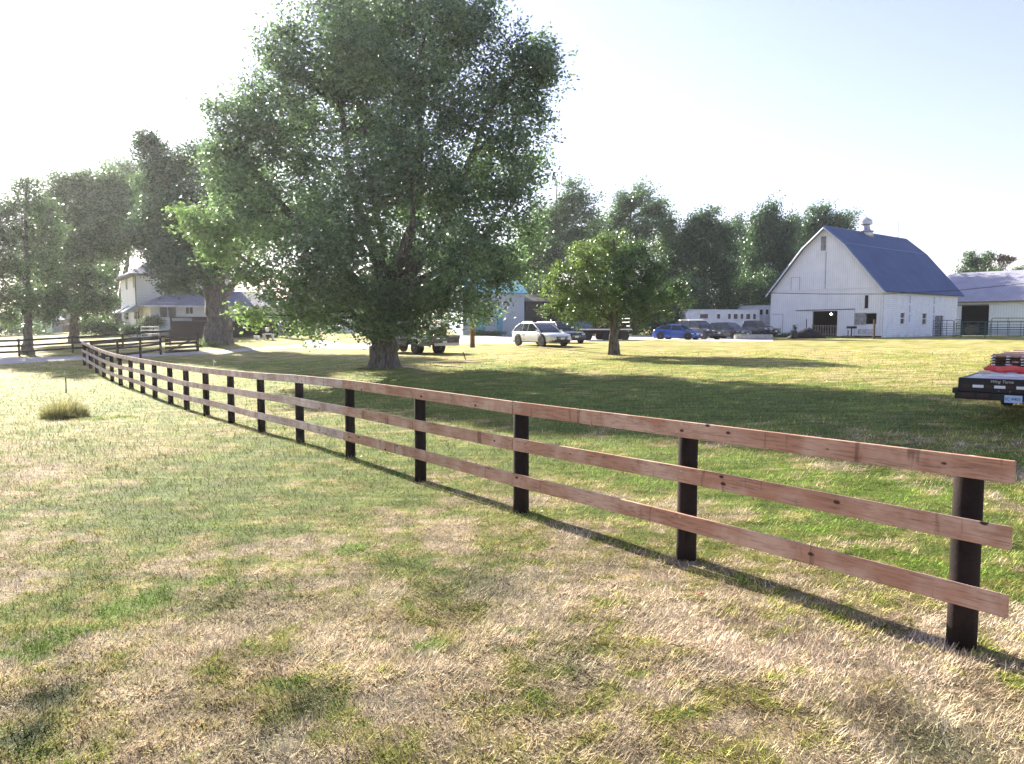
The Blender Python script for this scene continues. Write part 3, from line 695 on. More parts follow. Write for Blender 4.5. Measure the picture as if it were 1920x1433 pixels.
panel('corral_panel', 'narrow green tube panel between the barn corner and the long green corral', at(1789,81), at(1801,79), 1.9, M['greengate'], posts=1)
panel('corral_panel', 'green tube corral panel in front of the dark shed opening', at(1803,77.5), at(1846,77), 1.7, M['greengate'])
panel('corral_panel', 'green tube corral panel reaching the right edge, nearer row', at(1848,77), at(1935,76.5), 1.75, M['greengate'], posts=4)
panel('corral_panel', 'taller green tube panel behind the right end of the nearer row', at(1858,82.5), at(1950,82), 2.1, M['greengate'], posts=3)
panel('corral_panel', 'green tube panel crossing the shed opening, farther row', at(1792,87), at(1856,86), 1.7, M['greengate'], posts=3)

# ------------------------------------------------------------ wires and utility pole
pp = at(886, 57, 652); zp = G3(*pp)
pole = thing('utility_pole', 'wooden utility pole standing at the yard edge behind the large tree', 'pole', (pp[0], pp[1], zp))
MB().lathe([(.19,-.3),(.17,2),(.14,6),(.11,9.2),(.1,9.3)], n=12).build('post', M['utilpole'], pole, smooth=True)
MB().b2(-1.0, 1.0, -.2, -.1, 8.4, 8.52).build('crossarm', M['utilpole'], pole)
for x in (-.85, 0.2, .85): MB().lathe([(.05,0),(.07,.05),(.04,.12)], (x,-.15,8.52), 8).build('insulator', M['galv'], pole)
# wires: sagging spans from the pole across the yard to a point beyond the right edge
def wire(pts, lab, r=.03):
    o = MB(); o.tube([(p[0]-pts[0][0], p[1]-pts[0][1], p[2]-pts[0][2]) for p in pts], r, 5); ob = o.build('overhead_wire', M['black'], None, pts[0]); return tag(ob, lab, 'wire')
wp = [(px, py, Y) for px, py, Y in [(886,503,57),(960,514,59),(1040,524,61),(1130,534,63),(1240,542,65),(1350,547,67),(1443,549.5,69),(1540,551.5,71),(1660,551.5,73),(1797,544.5,75),(1920,532,77),(2060,512,79)]]
wire([(xat(px, Y, py), Y, zat(py, Y)) for px, py, Y in wp], 'thin dark power line sagging across the front of the barn and shed')

# ------------------------------------------------------------ the farmhouse
u = Vector((.82, .573)); hA = at(259, 78); zh = 1.25; rh = math.atan2(u.y, u.x); v2 = Vector((-u.y, u.x))
house = thing('farmhouse', 'white two storey farmhouse with low front wing and blue grey awnings at left', 'house', (hA[0], hA[1], zh), rh)
def lw(px, py): t, z = hit(px, py, hA, v2); return t, z-zh     # left wall of the tall block
HL = 11.5; HH = 6.3
wins = []
for (x0, y0, x1, y1) in [(235.5,514,239.5,542.5),(249.5,510,253.5,539),(234,586,241.5,599),(251.5,584,258,598)]:
    a = lw(x0, y0); b_ = lw(x1, y1); wins.append((min(a[0], b_[0]), max(a[0], b_[0]), b_[1], a[1]))
mb = MB()
for (a, b_, c, d) in holed(HL, HH, wins, .2): mb.b2(0, .2, a, b_, c, d)
mb.build('wall', M['siding'], house)
MB().b2(.2, 9.5, 0, .2, -.3, HH).build('wall', M['siding'], house); MB().b2(.2, 9.5, HL-.2, HL, -.3, HH).build('wall', M['siding'], house); MB().b2(9.3, 9.5, .2, HL-.2, -.3, HH).build('wall', M['siding'], house)
for w in wins:
    f = MB(); f.b2(-.05, -.002, w[0]-.1, w[0], w[2]-.1, w[3]+.1); f.b2(-.05, -.002, w[1], w[1]+.1, w[2]-.1, w[3]+.1); f.b2(-.05, -.002, w[0], w[1], w[3], w[3]+.1); f.b2(-.07, -.002, w[0], w[1], w[2]-.12, w[2])
    if w[3]-w[2] > .5: f.b2(.02, .06, w[0], w[1], (w[2]+w[3])/2-.05, (w[2]+w[3])/2+.05)
    fo = f.build('window', M['trim'], house); MB().b2(.1, .12, w[0], w[1], w[2], w[3]).build('pane', M['window'], fo)
for w in wins[2:]:
    q = MB(); a, b_ = w[0]-.45, w[1]+.45; z = w[3]+.75
    q.add([(-.02,a,z),(-.02,b_,z),(-1.25,b_,z-.8),(-1.25,a,z-.8),(-.02,a,z-.06),(-.02,b_,z-.06),(-1.25,b_,z-.92),(-1.25,a,z-.92),(-.02,a,z-.85),(-.02,b_,z-.85)], [(0,1,2,3),(7,6,5,4),(3,2,6,7),(0,3,7,8),(1,9,6,2)])
    q.build('awning', pm('awning_metal', (.48,.54,.66), (.4,.46,.6), 4, .5), house)
def hip(x0, x1, y0, y1, z, rise, ovh, m, inset):
    x0 -= ovh; x1 += ovh; y0 -= ovh; y1 += ovh; q = MB(); ym = (y0+y1)/2
    vs = [(x0,y0,z),(x1,y0,z),(x1,y1,z),(x0,y1,z),(x0+inset,ym,z+rise),(x1-inset,ym,z+rise)]
    vs += [(a, b_, c-.18) for a, b_, c in vs[:4]]
    q.add(vs, [(0,1,5,4),(1,2,5),(2,3,4,5),(3,0,4),(9,8,7,6),(0,6,7,1),(1,7,8,2),(2,8,9,3),(3,9,6,0)]); return q.build('roof', m, house)
hip(0, 9.5, 0, HL, HH+.15, 2.6, .8, M['houseroof'], 4.5)
MB().b2(-.1, -.003, .1, .25, -.2, HH-.1).build('drainpipe', M['steel'], house)
# low front wing
wx0, wy0 = .5, -5.0; WH = 3.0; fo = Vector(hA)+u*wx0+v2*wy0
def fw(px, py): t, z = hit(px, py, fo, u); return t+wx0, z-zh
ws = []
for (x0, y0, x1, y1) in [(299,570,330,595),(348,572,362,588.5)]:
    a = fw(x0, y0); b_ = fw(x1, y1); ws.append((a[0], b_[0], b_[1], a[1]))
mb = MB()
for (a, b_, c, d) in holed(15, WH, [(w[0]-wx0, w[1]-wx0, w[2], w[3]) for w in ws], .2): mb.b2(a+wx0, b_+wx0, wy0, wy0+.2, c, d)
mb.build('wall', M['siding'], house)
sw = (wy0+2.0, wy0+2.7, 1.0, 2.3); mb = MB()
for (a, b_, c, d) in holed(4.8, WH, [(2.0, 2.7, 1.0, 2.3)], .2): mb.b2(wx0, wx0+.2, a+wy0+.2, b_+wy0+.2, c, d)
mb.build('wall', M['siding'], house)
MB().b2(wx0+.1, wx0+.12, sw[0]+.2, sw[1]+.2, sw[2], sw[3]).build('pane', M['window'], house)
for w in ws:
    f = MB(); f.b2(w[0]-.14, w[0], wy0-.05, wy0-.002, w[2]-.14, w[3]+.14); f.b2(w[1], w[1]+.14, wy0-.05, wy0-.002, w[2]-.14, w[3]+.14); f.b2(w[0], w[1], wy0-.05, wy0-.002, w[3], w[3]+.14); f.b2(w[0], w[1], wy0-.07, wy0-.002, w[2]-.14, w[2])
    f.b2((w[0]+w[1])/2-.04, (w[0]+w[1])/2+.04, wy0+.02, wy0+.08, w[2], w[3])
    fo_ = f.build('window', M['trim'], house); MB().b2(w[0], w[1], wy0+.1, wy0+.12, w[2], w[3]).build('pane', M['window'], fo_)
hip(wx0, wx0+15, wy0, 3.2, WH+.1, 1.75, .7, M['houseroof'], 4.0)
MB().b2(wx0-.7, wx0+15.7, wy0-.74, wy0-.703, WH-.1, WH+.08).build('gutter', M['trim'], house)
MB().b2(wx0+.003, wx0+15, wy0-.08, wy0-.003, -.3, .55).build('foundation', M['concrete'], house)
# maroon board screen with lattice top in front of the house
sp0 = at(322, 70, 640); sp1 = at(520, 73, 636); scz = min(G3(*sp0), G3(*sp1))
scr = thing('deck_screen', 'dark maroon board screen with lattice openings in front of the farmhouse', 'screen', (sp0[0], sp0[1], scz), math.atan2(sp1[1]-sp0[1], sp1[0]-sp0[0]))
SL = math.dist(sp0, sp1); MB().b2(0, SL, -.05, .05, -.2, 1.72).build('panel', M['p_red'] if False else pm('maroon_boards', (.055,.028,.03), (.035,.018,.022), 3, .85, stretch=(8,1,1)), scr)
for k in range(6): MB().b2(k*SL/5-.08, k*SL/5+.08, -.1, .1, -.2, 2.1).build('post', M['oldrail'], scr)
MB().b2(-.1, SL+.1, -.07, .07, 2.0, 2.12).build('top_rail', M['oldrail'], scr)
for k in range(5):
    a, b_ = k*SL/5+.1, (k+1)*SL/5-.1
    if k in (1, 3): MB().b2(a, b_, -.04, .04, 1.73, 2.0).build('panel', M['oldrail'], scr); continue
    q = MB(); n = 8
    for i in range(n):
        x = a+(b_-a)*i/n; q.tube([(x,-.02,1.73),(min(x+.27, b_),-.02,1.73+min(.27, b_-x))], .018, 4); q.tube([(x+.1,.02,1.99),(min(x+.37, b_),.02,1.99-min(.27, b_-x-.1))], .018, 4)
    q.build('lattice', M['darkwood'], scr)
# little white garden ornaments
ox = at(498, 66, 622); oz = G3(*ox)
bn = thing('garden_bench', 'small white curved garden bench in the shade beside the dark round shrub', 'bench', (ox[0]+.25, ox[1], oz))
q = MB(); q.loft([[(x, -.2, .46+.03*math.cos(x*3)), (x, .2, .46+.03*math.cos(x*3)), (x, .2, .55+.05*math.cos(x*3)), (x, -.2, .55+.05*math.cos(x*3))] for x in np.linspace(-.5, .5, 9)]); q.build('seat', M['trim'], bn, bevel=.02)
for x in (-.38, .38): MB().loft([[(x-.07,-.16,0),(x+.07,-.16,0),(x+.07,.16,0),(x-.07,.16,0)], [(x-.05,-.14,.25),(x+.05,-.14,.25),(x+.05,.14,.25),(x-.05,.14,.25)], [(x-.09,-.18,.47),(x+.09,-.18,.47),(x+.09,.18,.47),(x-.09,.18,.47)]]).build('leg', M['trim'], bn)
gb = thing('gazing_ball', 'round white gazing ball on a dark pedestal behind the white garden bench', 'ornament', (ox[0]-.1, ox[1]+.8, oz))
MB().lathe([(.18,0),(.1,.1),(.07,.4),(.1,.68),(.16,.72)], n=12).build('pedestal', M['rust'], gb, smooth=True); MB().lathe([(.02,.71),(.14,.76),(.2,.92),(.15,1.07),(.02,1.13)], n=16).build('ball', M['white_metal'], gb, smooth=True)
pl = MB(); pl.lathe([(.12,0),(.22,.05),(.27,.38),(.24,.4),(.2,.36),(.05,.35)], n=12); tag(pl.build('flower_pot', M['trim'], None, (ox[0]-.85, ox[1]+.1, oz), smooth=True), 'white flower pot left of the garden bench', 'flower pot')

# ------------------------------------------------------------ white outbuildings behind the large tree
def outbuilding(name, lab, A, B, depth, H, rise, wallm, roofm, doors=(), roof_dir='x'):
    g = min(G3(*A), G3(*B))-.05; o = thing(name, lab, 'shed', (A[0], A[1], g), math.atan2(B[1]-A[1], B[0]-A[0])); L = math.dist(A, B)
    q = MB(); q.b2(0, L, 0, .15, -.3, H); q.b2(0, L, depth-.15, depth, -.3, H); q.b2(0, .15, .15, depth-.15, -.3, H); q.b2(L-.15, L, .15, depth-.15, -.3, H); q.build('wall', wallm, o)
    for x in (0, L-.15): MB().prism([(0, H), (depth, H), (depth/2, H+rise)], .15, lambda y, z, t, x=x: (x+t, y, z)).build('gable', wallm, o)
    for s in (0, 1):
        y0, y1 = (-.4, depth/2) if s == 0 else (depth+.4, depth/2); z0 = H-.4*rise/(depth/2); n = .1
        MB().prism([(y0, z0+.02), (y1, H+rise+.02), (y1, H+rise+n), (y0, z0+n)], L+.6, lambda y, z, t: (-.3+t, y, z)).build('roof', roofm, o)
    for (x0, x1, z1, dm) in doors:
        d = MB().b2(x0, x1, -.06, -.003, 0, z1).build('door', dm, o); MB().b2(x0+.08, x0+.16, -.12, -.061, z1*.45, z1*.52).build('handle', M['black'], d)
    return o
outbuilding('white_shed', 'white shed with teal blue doors behind the utility pole', at(868, 84, 622), at(983, 86, 622), 8, 5.0, 1.6, M['shedmetal'], M['teal'], [(.9, 2.6, 3.2, M['teal']), (3.95, 4.6, 2.9, M['teal'])])
outbuilding('garage', 'small white garage seen under the low branches left of the large trunk', at(606, 88, 622), at(668, 90, 622), 6, 2.6, 1.5, M['siding'], M['houseroof'], [(.6, 1.5, 2.1, M['trim'])])
outbuilding('dark_shed', 'low dark roofed lean-to between the white shed and the round lawn tree', at(985, 88, 622), at(1040, 90, 622), 6, 4.1, .8, pm('dark_tarred_wall', (.03,.03,.03), (.05,.045,.04), 3, .9), M['steel'])
# neighbour house far left
nh = outbuilding('neighbour_house', 'distant low grey house with pale roof between the two left trunks', at(62, 120, 630), at(118, 124, 630), 8, 2.3, 1.9, pm('grey_blue_wall', (.22,.23,.3), (.3,.3,.36), 3, .8), M['shedroof'], [(2.0, 3.0, 2.0, M['trim'])]); nh['category'] = 'house'
outbuilding('neighbour_garage', 'distant brown roofed wing right behind the low grey house', at(100, 130, 628), at(140, 132, 628), 8, 2.6, 2.6, pm('mauve_wall', (.2,.15,.17), (.28,.2,.2), 3, .8), pm('pinkish_shingles', (.4,.34,.33), (.3,.25,.25), 3, .8))
# ------------------------------------------------------------ vehicles
def interp(tab, x):
    return float(np.interp(x, [a for a, _ in tab], [b for _, b in tab]))
def wheel(o, x, y, r, w, rimm, side, dual=False):
    q = MB(); q.lathe([(r*.62, -w/2), (r*.9, -w/2), (r, -w/2*.75), (r, w/2*.75), (r*.9, w/2), (r*.62, w/2)], (0,0,0), 24, 'y')
    t = q.build('wheel', M['rubber'], o, (x, y, r), smooth=False)
    rm = MB(); ys = side*(w/2-.03)
    rm.lathe([(r*.64, ys-.05*side), (r*.64, ys+.012*side), (r*.56, ys+.012*side), (r*.53, ys-.02*side), (.01, ys-.03*side)], (0,0,0), 24, 'y')
    for k in range(5):
        a = k*2*math.pi/5+.3; rm.tube([(0, ys, 0), (r*.58*math.cos(a), ys, r*.58*math.sin(a))], r*.07, 4)
    rm.lathe([(r*.13, ys-.02*side), (r*.13, ys+.03*side), (.01, ys+.03*side)], (0,0,0), 10, 'y')
    rm.build('rim', rimm, t)
def car(name, lab, cat, px, py, Y, yaw, L, W, H, pmat, shoulder, gh, wr=.36, wb=.6, clear=.16, rimm='rim', lampm='lens', truck=None, rails=False, group=None, wheels_y=None):
    X = xat(px, Y, py); g = G3(X, Y); o = thing(name, lab, cat, (X, Y, g), yaw, group)
    n = 29; xs = np.linspace(-.5, .5, n); rings = []
    fx, rx = wb/2*L, -wb/2*L
    for x in xs:
        zs = interp(shoulder, x)*H; e = abs(2*x); wf = W/2*(1-.10*e**5-.05*(e > .96)); zb = (clear+.10*max(0, e-.86)/.14)*H/1.0 if H < 3 else clear*H
        zb = min(zb, zs-.1); zm = zb+(zs-zb)*.45
        half = [(wf*.86, zb), (wf*.97, zb+.05), (wf, zm), (wf*.985, zs-.10*H*.5), (wf*.93, zs-.015), (wf*.6, zs+.012), (0, zs+.02)]
        ring = [(x*L, 0, zb)]+[(x*L, y, z) for y, z in half[:-1]]+[(x*L, 0, half[-1][1])]+[(x*L, -y, z) for y, z in half[:-1][::-1]]
        rings.append(ring)
    body = MB(); body.loft(rings); bo = body.build('body', pmat, o, smooth=True)
    md = bo.modifiers.new('edge', 'EDGE_SPLIT'); md.split_angle = R(38)
    # greenhouse
    x0, x1, x2, x3 = [a*L for a in gh]; zr = H; cab = []
    def sec(x, z, wt):
        zs = interp(shoulder, x/L)*H-.02; wbt = W/2*.90
        return [(x, -wbt, zs), (x, -wt, z), (x, wt, z), (x, wbt, zs)]
    # four stations: base rear, roof rear, roof front, base front
    zsr = interp(shoulder, x0/L)*H; zsf = interp(shoulder, x3/L)*H; wt = W/2*.74
    ns = []
    for x in np.linspace(x0, x3, 15):
        if x < x1: f = (x-x0)/max(1e-3, x1-x0); z = zsr+(zr-.05-zsr)*math.sin(f*math.pi/2)**.85
        elif x > x2: f = (x3-x)/(x3-x2); z = zsf+(zr-.05-zsf)*(f**.85)
        else: z = zr-.05+.02*math.sin(math.pi*(x-x1)/(x2-x1))
        zs = interp(shoulder, x/L)*H-.03; k = min(1, max(0, (z-zs)/(zr-zs))); w_ = W/2*.90*(1-k)+wt*k
        ns.append([(x, -W/2*.90, zs), (x, -w_, max(z-.03, zs+.005)), (x, -w_*.85, max(z, zs+.01)), (x, w_*.85, max(z, zs+.01)), (x, w_, max(z-.03, zs+.005)), (x, W/2*.90, zs)])
    gl = MB(); gl.loft(ns); gl.build('windows', M['glass'], o)
    # roof skin
    rf = []
    for x in np.linspace(x1-.05, x2+.05, 9):
        e = (x-(x1+x2)/2)/((x2-x1)/2+.05); z = zr-.045*abs(e)**3-.0
        rf.append([(x, -wt-.015, z-.075), (x, -wt*.9, z-.01), (x, 0, z+.02), (x, wt*.9, z-.01), (x, wt+.015, z-.075), (x, wt*.8, z-.075), (x, -wt*.8, z-.075)])
    MB().loft(rf).build('roof', pmat, o, smooth=True)
    # pillars
    for s in (-1, 1):
        for (xa, xb) in [(x3-.03, x2), (x0+.03, x1)]:
            q = MB(); za = interp(shoulder, xa/L)*H-.02; mid = ((xa+xb)/2, s*(W/2*.83+.015), (za+zr)/2+(.05 if xa == x0+.03 else .02)); q.tube([(xa, s*W/2*.885, za), mid, (xb, s*(wt+.005), zr-.06)], .035, 6); q.build('pillar', pmat, o)
        for f in ((.42,) if (x2-x1) < 1.3 else (.30, .72)):
            xm = x1+(x2-x1)*f if f != .42 else x1+(x2-x1)*.5; q = MB(); q.tube([(xm-.05, s*W/2*.905, interp(shoulder, xm/L)*H-.03), (xm, s*(wt+.012), zr-.07)], .03, 4); q.build('pillar', pmat if not lampm == 'x' else M['black'], o)
        MB().tube([(x0+.1, s*(W/2*.91), interp(shoulder, 0)*H+.005), (x3-.2, s*(W/2*.91), interp(shoulder, .1)*H+.005)], .016, 4).build('window_trim', M['chrome'] if pmat is M['p_white'] else M['black'], o)
        m_ = MB(); m_.loft([[(x3-.28, s*W/2*.9, zsf+.04), (x3-.16, s*W/2*.9, zsf+.04), (x3-.16, s*W/2*.9, zsf+.14), (x3-.28, s*W/2*.9, zsf+.14)], [(x3-.32, s*(W/2+.12), zsf+.03), (x3-.18, s*(W/2+.12), zsf+.03), (x3-.18, s*(W/2+.12), zsf+.19), (x3-.32, s*(W/2+.12), zsf+.19)]]); m_.build('mirror', pmat, o, bevel=.01)
        for xw in (fx, rx):
            a = MB(); a.lathe([(wr*1.17, -.02), (wr*1.17, .004), (.01, .004)] if s > 0 else [(wr*1.17, .02), (wr*1.17, -.004), (.01, -.004)], (xw, s*(W/2*.995), wr*1.02), 24, 'y'); a.build('wheel_arch', M['plastic'], o)
            wheel(o, xw, s*(W/2-.085), wr, .23, M[rimm], s)
        # door seams and handles
        for xd in ((x1+x2)/2+.05, x3-.25):
            MB().b2(xd-.008, xd+.008, s*W/2*.995-.006, s*W/2*.995+.006, clear*H+.12, interp(shoulder, 0)*H-.12).build('door_seam', M['black'], o)
        hd_ = MB(); hd_.b2((x1+x2)/2-.28, (x1+x2)/2-.08, s*W/2-.01, s*W/2+.025, interp(shoulder,0)*H-.2, interp(shoulder,0)*H-.165); hd_.build('door_handle', pmat, o)
        zl = interp(shoulder, .44)*H-.13
        q = MB(); q.loft([[(L*.495, s*W*.27, zl-.07), (L*.497, s*W*.27, zl+.02), (L*.46, s*W*.27, zl+.05), (L*.42, s*W*.27, zl-.05)], [(L*.478, s*W*.42, zl-.06), (L*.478, s*W*.42, zl+.05), (L*.44, s*W*.42, zl+.08), (L*.40, s*W*.42, zl-.04)], [(L*.40, s*W*.497, zl+.0), (L*.40, s*W*.497, zl+.06), (L*.37, s*W*.49, zl+.09), (L*.36, s*W*.49, zl+.02)]]); q.build('headlight', M[lampm], o)
        q = MB(); zt = interp(shoulder, -.47)*H-.16; q.b2(-L*.502, -L*.455, s*W*.36-.12, s*W*.36+.13, zt-.09, zt+.08); q.build('tail_light', M['redlens'], o, bevel=.02)
        q = MB(); q.b2(L*.47, L*.496, s*W*.36-.1, s*W*.36+.1, clear*H+.1, clear*H+.22); q.build('fog_light', M['plastic'], o, bevel=.02)
    zg = interp(shoulder, .47)*H
    MB().b2(L*.46, L*.508, -W*.22, W*.22, zg-.28, zg-.08).build('grille', M['plastic'], o, bevel=.02)
    MB().b2(L*.506, L*.512, -W*.19, W*.19, zg-.19, zg-.165).build('grille_bar', M['chrome'], o)
    MB().b2(L*.44, L*.503, -W*.33, W*.33, clear*H+.07, clear*H+.2).build('lower_grille', M['plastic'], o, bevel=.02)
    MB().b2(L*.505, L*.515, -.155, .155, clear*H+.2, clear*H+.35).build('license_plate', M['trim'], o)
    MB().b2(-L*.46, L*.46, -W*.44, W*.44, clear*H-.02, clear*H+.1).build('underbody', M['black'], o)
    if rails:
        for s in (-1, 1): MB().tube([(x1+.1, s*wt*.9, zr+.0), (x1+.25, s*wt*.9, zr+.06), (x2-.25, s*wt*.9, zr+.06), (x2-.1, s*wt*.9, zr+.0)], .02, 6).build('roof_rail', M['galv'], o)
    return o
SUV = [(-.5,.40),(-.485,.55),(-.45,.60),(-.3,.615),(.1,.60),(.22,.58),(.34,.555),(.44,.50),(.485,.43),(.5,.30)]
BOX = [(-.5,.45),(-.49,.58),(-.3,.61),(.1,.61),(.22,.60),(.40,.57),(.47,.53),(.495,.44),(.5,.30)]
COUPE = [(-.5,.44),(-.485,.62),(-.42,.70),(-.25,.68),(.1,.64),(.22,.61),(.36,.54),(.45,.46),(.49,.37),(.5,.26)]
grp = 'cars parked on the gravel yard'
car('parked_car', 'white crossover with roof rails parked at the edge of the dry grass', 'car', 1014, 646, 53, R(-57), 5.05, 1.96, 1.63, M['p_white'], SUV, (-.49,-.31,.02,.25), .385, .585, rails=True, group=grp)
car('parked_car', 'dark crossover with bright windshield half hidden behind the white one', 'car', 1054, 641, 59, R(-66), 4.7, 1.9, 1.72, M['p_char'], SUV, (-.475,-.38,.04,.23), .37, .59, group=grp)
car('parked_car', 'bright blue two door coupe, leftmost of the row beside the horse trailer', 'car', 1271, 637, 70, R(-36), 4.55, 1.82, 1.42, M['p_blue'], COUPE, (-.44,-.17,.02,.25), .34, .6, clear=.12, group=grp)
car('parked_car', 'black boxy sport utility vehicle behind the bright blue coupe', 'car', 1311, 637, 73.5, R(-56), 4.85, 1.93, 1.85, M['p_black'], BOX, (-.49,-.45,.02,.20), .40, .58, clear=.2, rails=True, group=grp)
car('parked_car', 'dark navy crossover between the black boxy one and the pickup', 'car', 1366, 636, 77, R(-54), 4.6, 1.85, 1.70, M['p_navy'], SUV, (-.47,-.36,.05,.26), .37, .59, group=grp)
# charcoal pickup with flat bed
pk = car('parked_pickup', 'dark pickup truck, rightmost of the parked row in front of the horse trailers', 'pickup truck', 1412, 633, 83, R(-50), 5.5, 1.98, 1.88, M['p_char'], [(-.5,.50),(-.49,.58),(-.1,.59),(.1,.60),(.25,.60),(.42,.57),(.48,.52),(.5,.34)], (-.16,-.12,.08,.21), .42, .62, clear=.22, group=grp)
MB().b2(-2.6, -.95, -.8, .8, .6, 1.09).build('cargo_bed', M['plastic'], pk)
tb = at(1436, 79, 632); tg = G3(*tb)
tt_ = thing('tractor', 'small dark tractor with large rear wheels against the barn corner', 'tractor', (xat(1428, 86, 632), 86, G3(xat(1428,86,632), 86)), R(-40))
q = MB(); q.loft([[(x, -w_, z0), (x, w_, z0), (x, w_*.85, z1), (x, -w_*.85, z1)] for x, w_, z0, z1 in [(-.3,.3,.6,1.1),(.3,.3,.55,1.25),(1.2,.28,.5,1.2),(1.4,.24,.55,1.05)]]); q.build('hood', M['p_char'], tt_, bevel=.03)
for s in (-1, 1):
    wheel(tt_, -.5, s*.6, .68, .36, M['dark_rim'], s); wheel(tt_, 1.1, s*.5, .36, .22, M['dark_rim'], s)
    MB().loft([[(-.5+.8*math.cos(a), s*.45, .68+.8*math.sin(a)), (-.5+.8*math.cos(a), s*.82, .68+.8*math.sin(a)), (-.5+.76*math.cos(a), s*.82, .68+.76*math.sin(a)), (-.5+.76*math.cos(a), s*.45, .68+.76*math.sin(a))] for a in np.linspace(.3, 2.6, 9)]).build('fender', M['p_char'], tt_)
MB().b2(-.9, -.4, -.25, .25, 1.05, 1.15).b2(-.95, -.85, -.25, .25, 1.15, 1.5).build('seat', M['plastic'], tt_); MB().tube([(-.1,0,1.1),(-.25,0,1.45)], .02, 6).lathe([(.2,-.015),(.22,0),(.2,.015)], (-.27,0,1.46), 14).build('steering_wheel', M['black'], tt_)

# ------------------------------------------------------------ horse trailers
def horse_trailer(lab, A, B, H, W, big):
    g = G3(*A)+.0; o = thing('horse_trailer', lab, 'trailer', (A[0], A[1], g), math.atan2(B[1]-A[1], B[0]-A[0]), 'white horse trailers left of the barn'); L = math.dist(A, B)
    nose = 2.6 if big else 1.2; q = MB()
    prof = [(0, 1.55), (nose, 1.35), (nose+.15, .55), (L, .55), (L, H), (nose+.5, H), (.35, H-.05), (0, H-.35)]
    q.prism(prof, W, lambda x, z, t: (x, t, z)); q.build('body', M['white_metal'], o, bevel=.05)
    MB().b2(-.02+.2, L+.03, -.03, W+.03, H, H+.07).build('roof', M['trim'], o, bevel=.02)
    MB().b2(nose+.2, L, -.02, -.002, .55, .75).build('skirt', M['galv'], o)
    MB().b2(1.9 if big else 1.0, 2.9 if big else 1.6, -.03, -.003, H-1.0, H-.5).build('window', M['window'], o)
    if big:
        d = MB().b2(3.9, 4.7, -.03, -.003, .65, H-.35).build('door', M['trim'], o); MB().b2(4.1, 4.5, -.05, -.031, H-1.05, H-.5).build('window', M['window'], d)
    k = 0; x = 5.5 if big else 2.2
    while x < L-.4:
        w_ = .34 if k % 2 == 0 else .5; f = MB().b2(x, x+w_+.12, -.03, -.003, H-1.15, H-.38).build('window', M['trim'], o, bevel=.01)
        MB().b2(x+.06, x+.06+w_, -.045, -.031, H-1.08, H-.46).build('pane', M['window'], f); x += w_+.42; k += 1
    for xw in (L*.66, L*.66+.95):
        for s, y in ((-1, .12), (1, W-.12)): wheel(o, xw, y, .38, .22, M['rim'], s)
    MB().b2(L*.66-.5, L*.66+1.45, -.08, .0, .72, .82).build('fender', M['galv'], o, bevel=.02)
    MB().tube([(.5,W/2,1.5),(.4,W/2,.9),(.4,W/2,.5)], .07, 8).build('hitch', M['black'], o)
    for y in (.4, W-.4): MB().tube([(.9,y,1.45),(.9,y,.03)], .05, 6).build('jack_leg', M['steel'], o)
    return o
A = at(1285, 90, 620); B = at(1424, 92, 620); horse_trailer('long white gooseneck horse trailer parked behind the row of cars', A, B, 3.15, 2.3, True)
A = at(1381, 97, 620); B = at(1462, 93, 620); horse_trailer('taller white horse trailer, its end hidden by the barn corner', A, B, 3.75, 2.3, False)

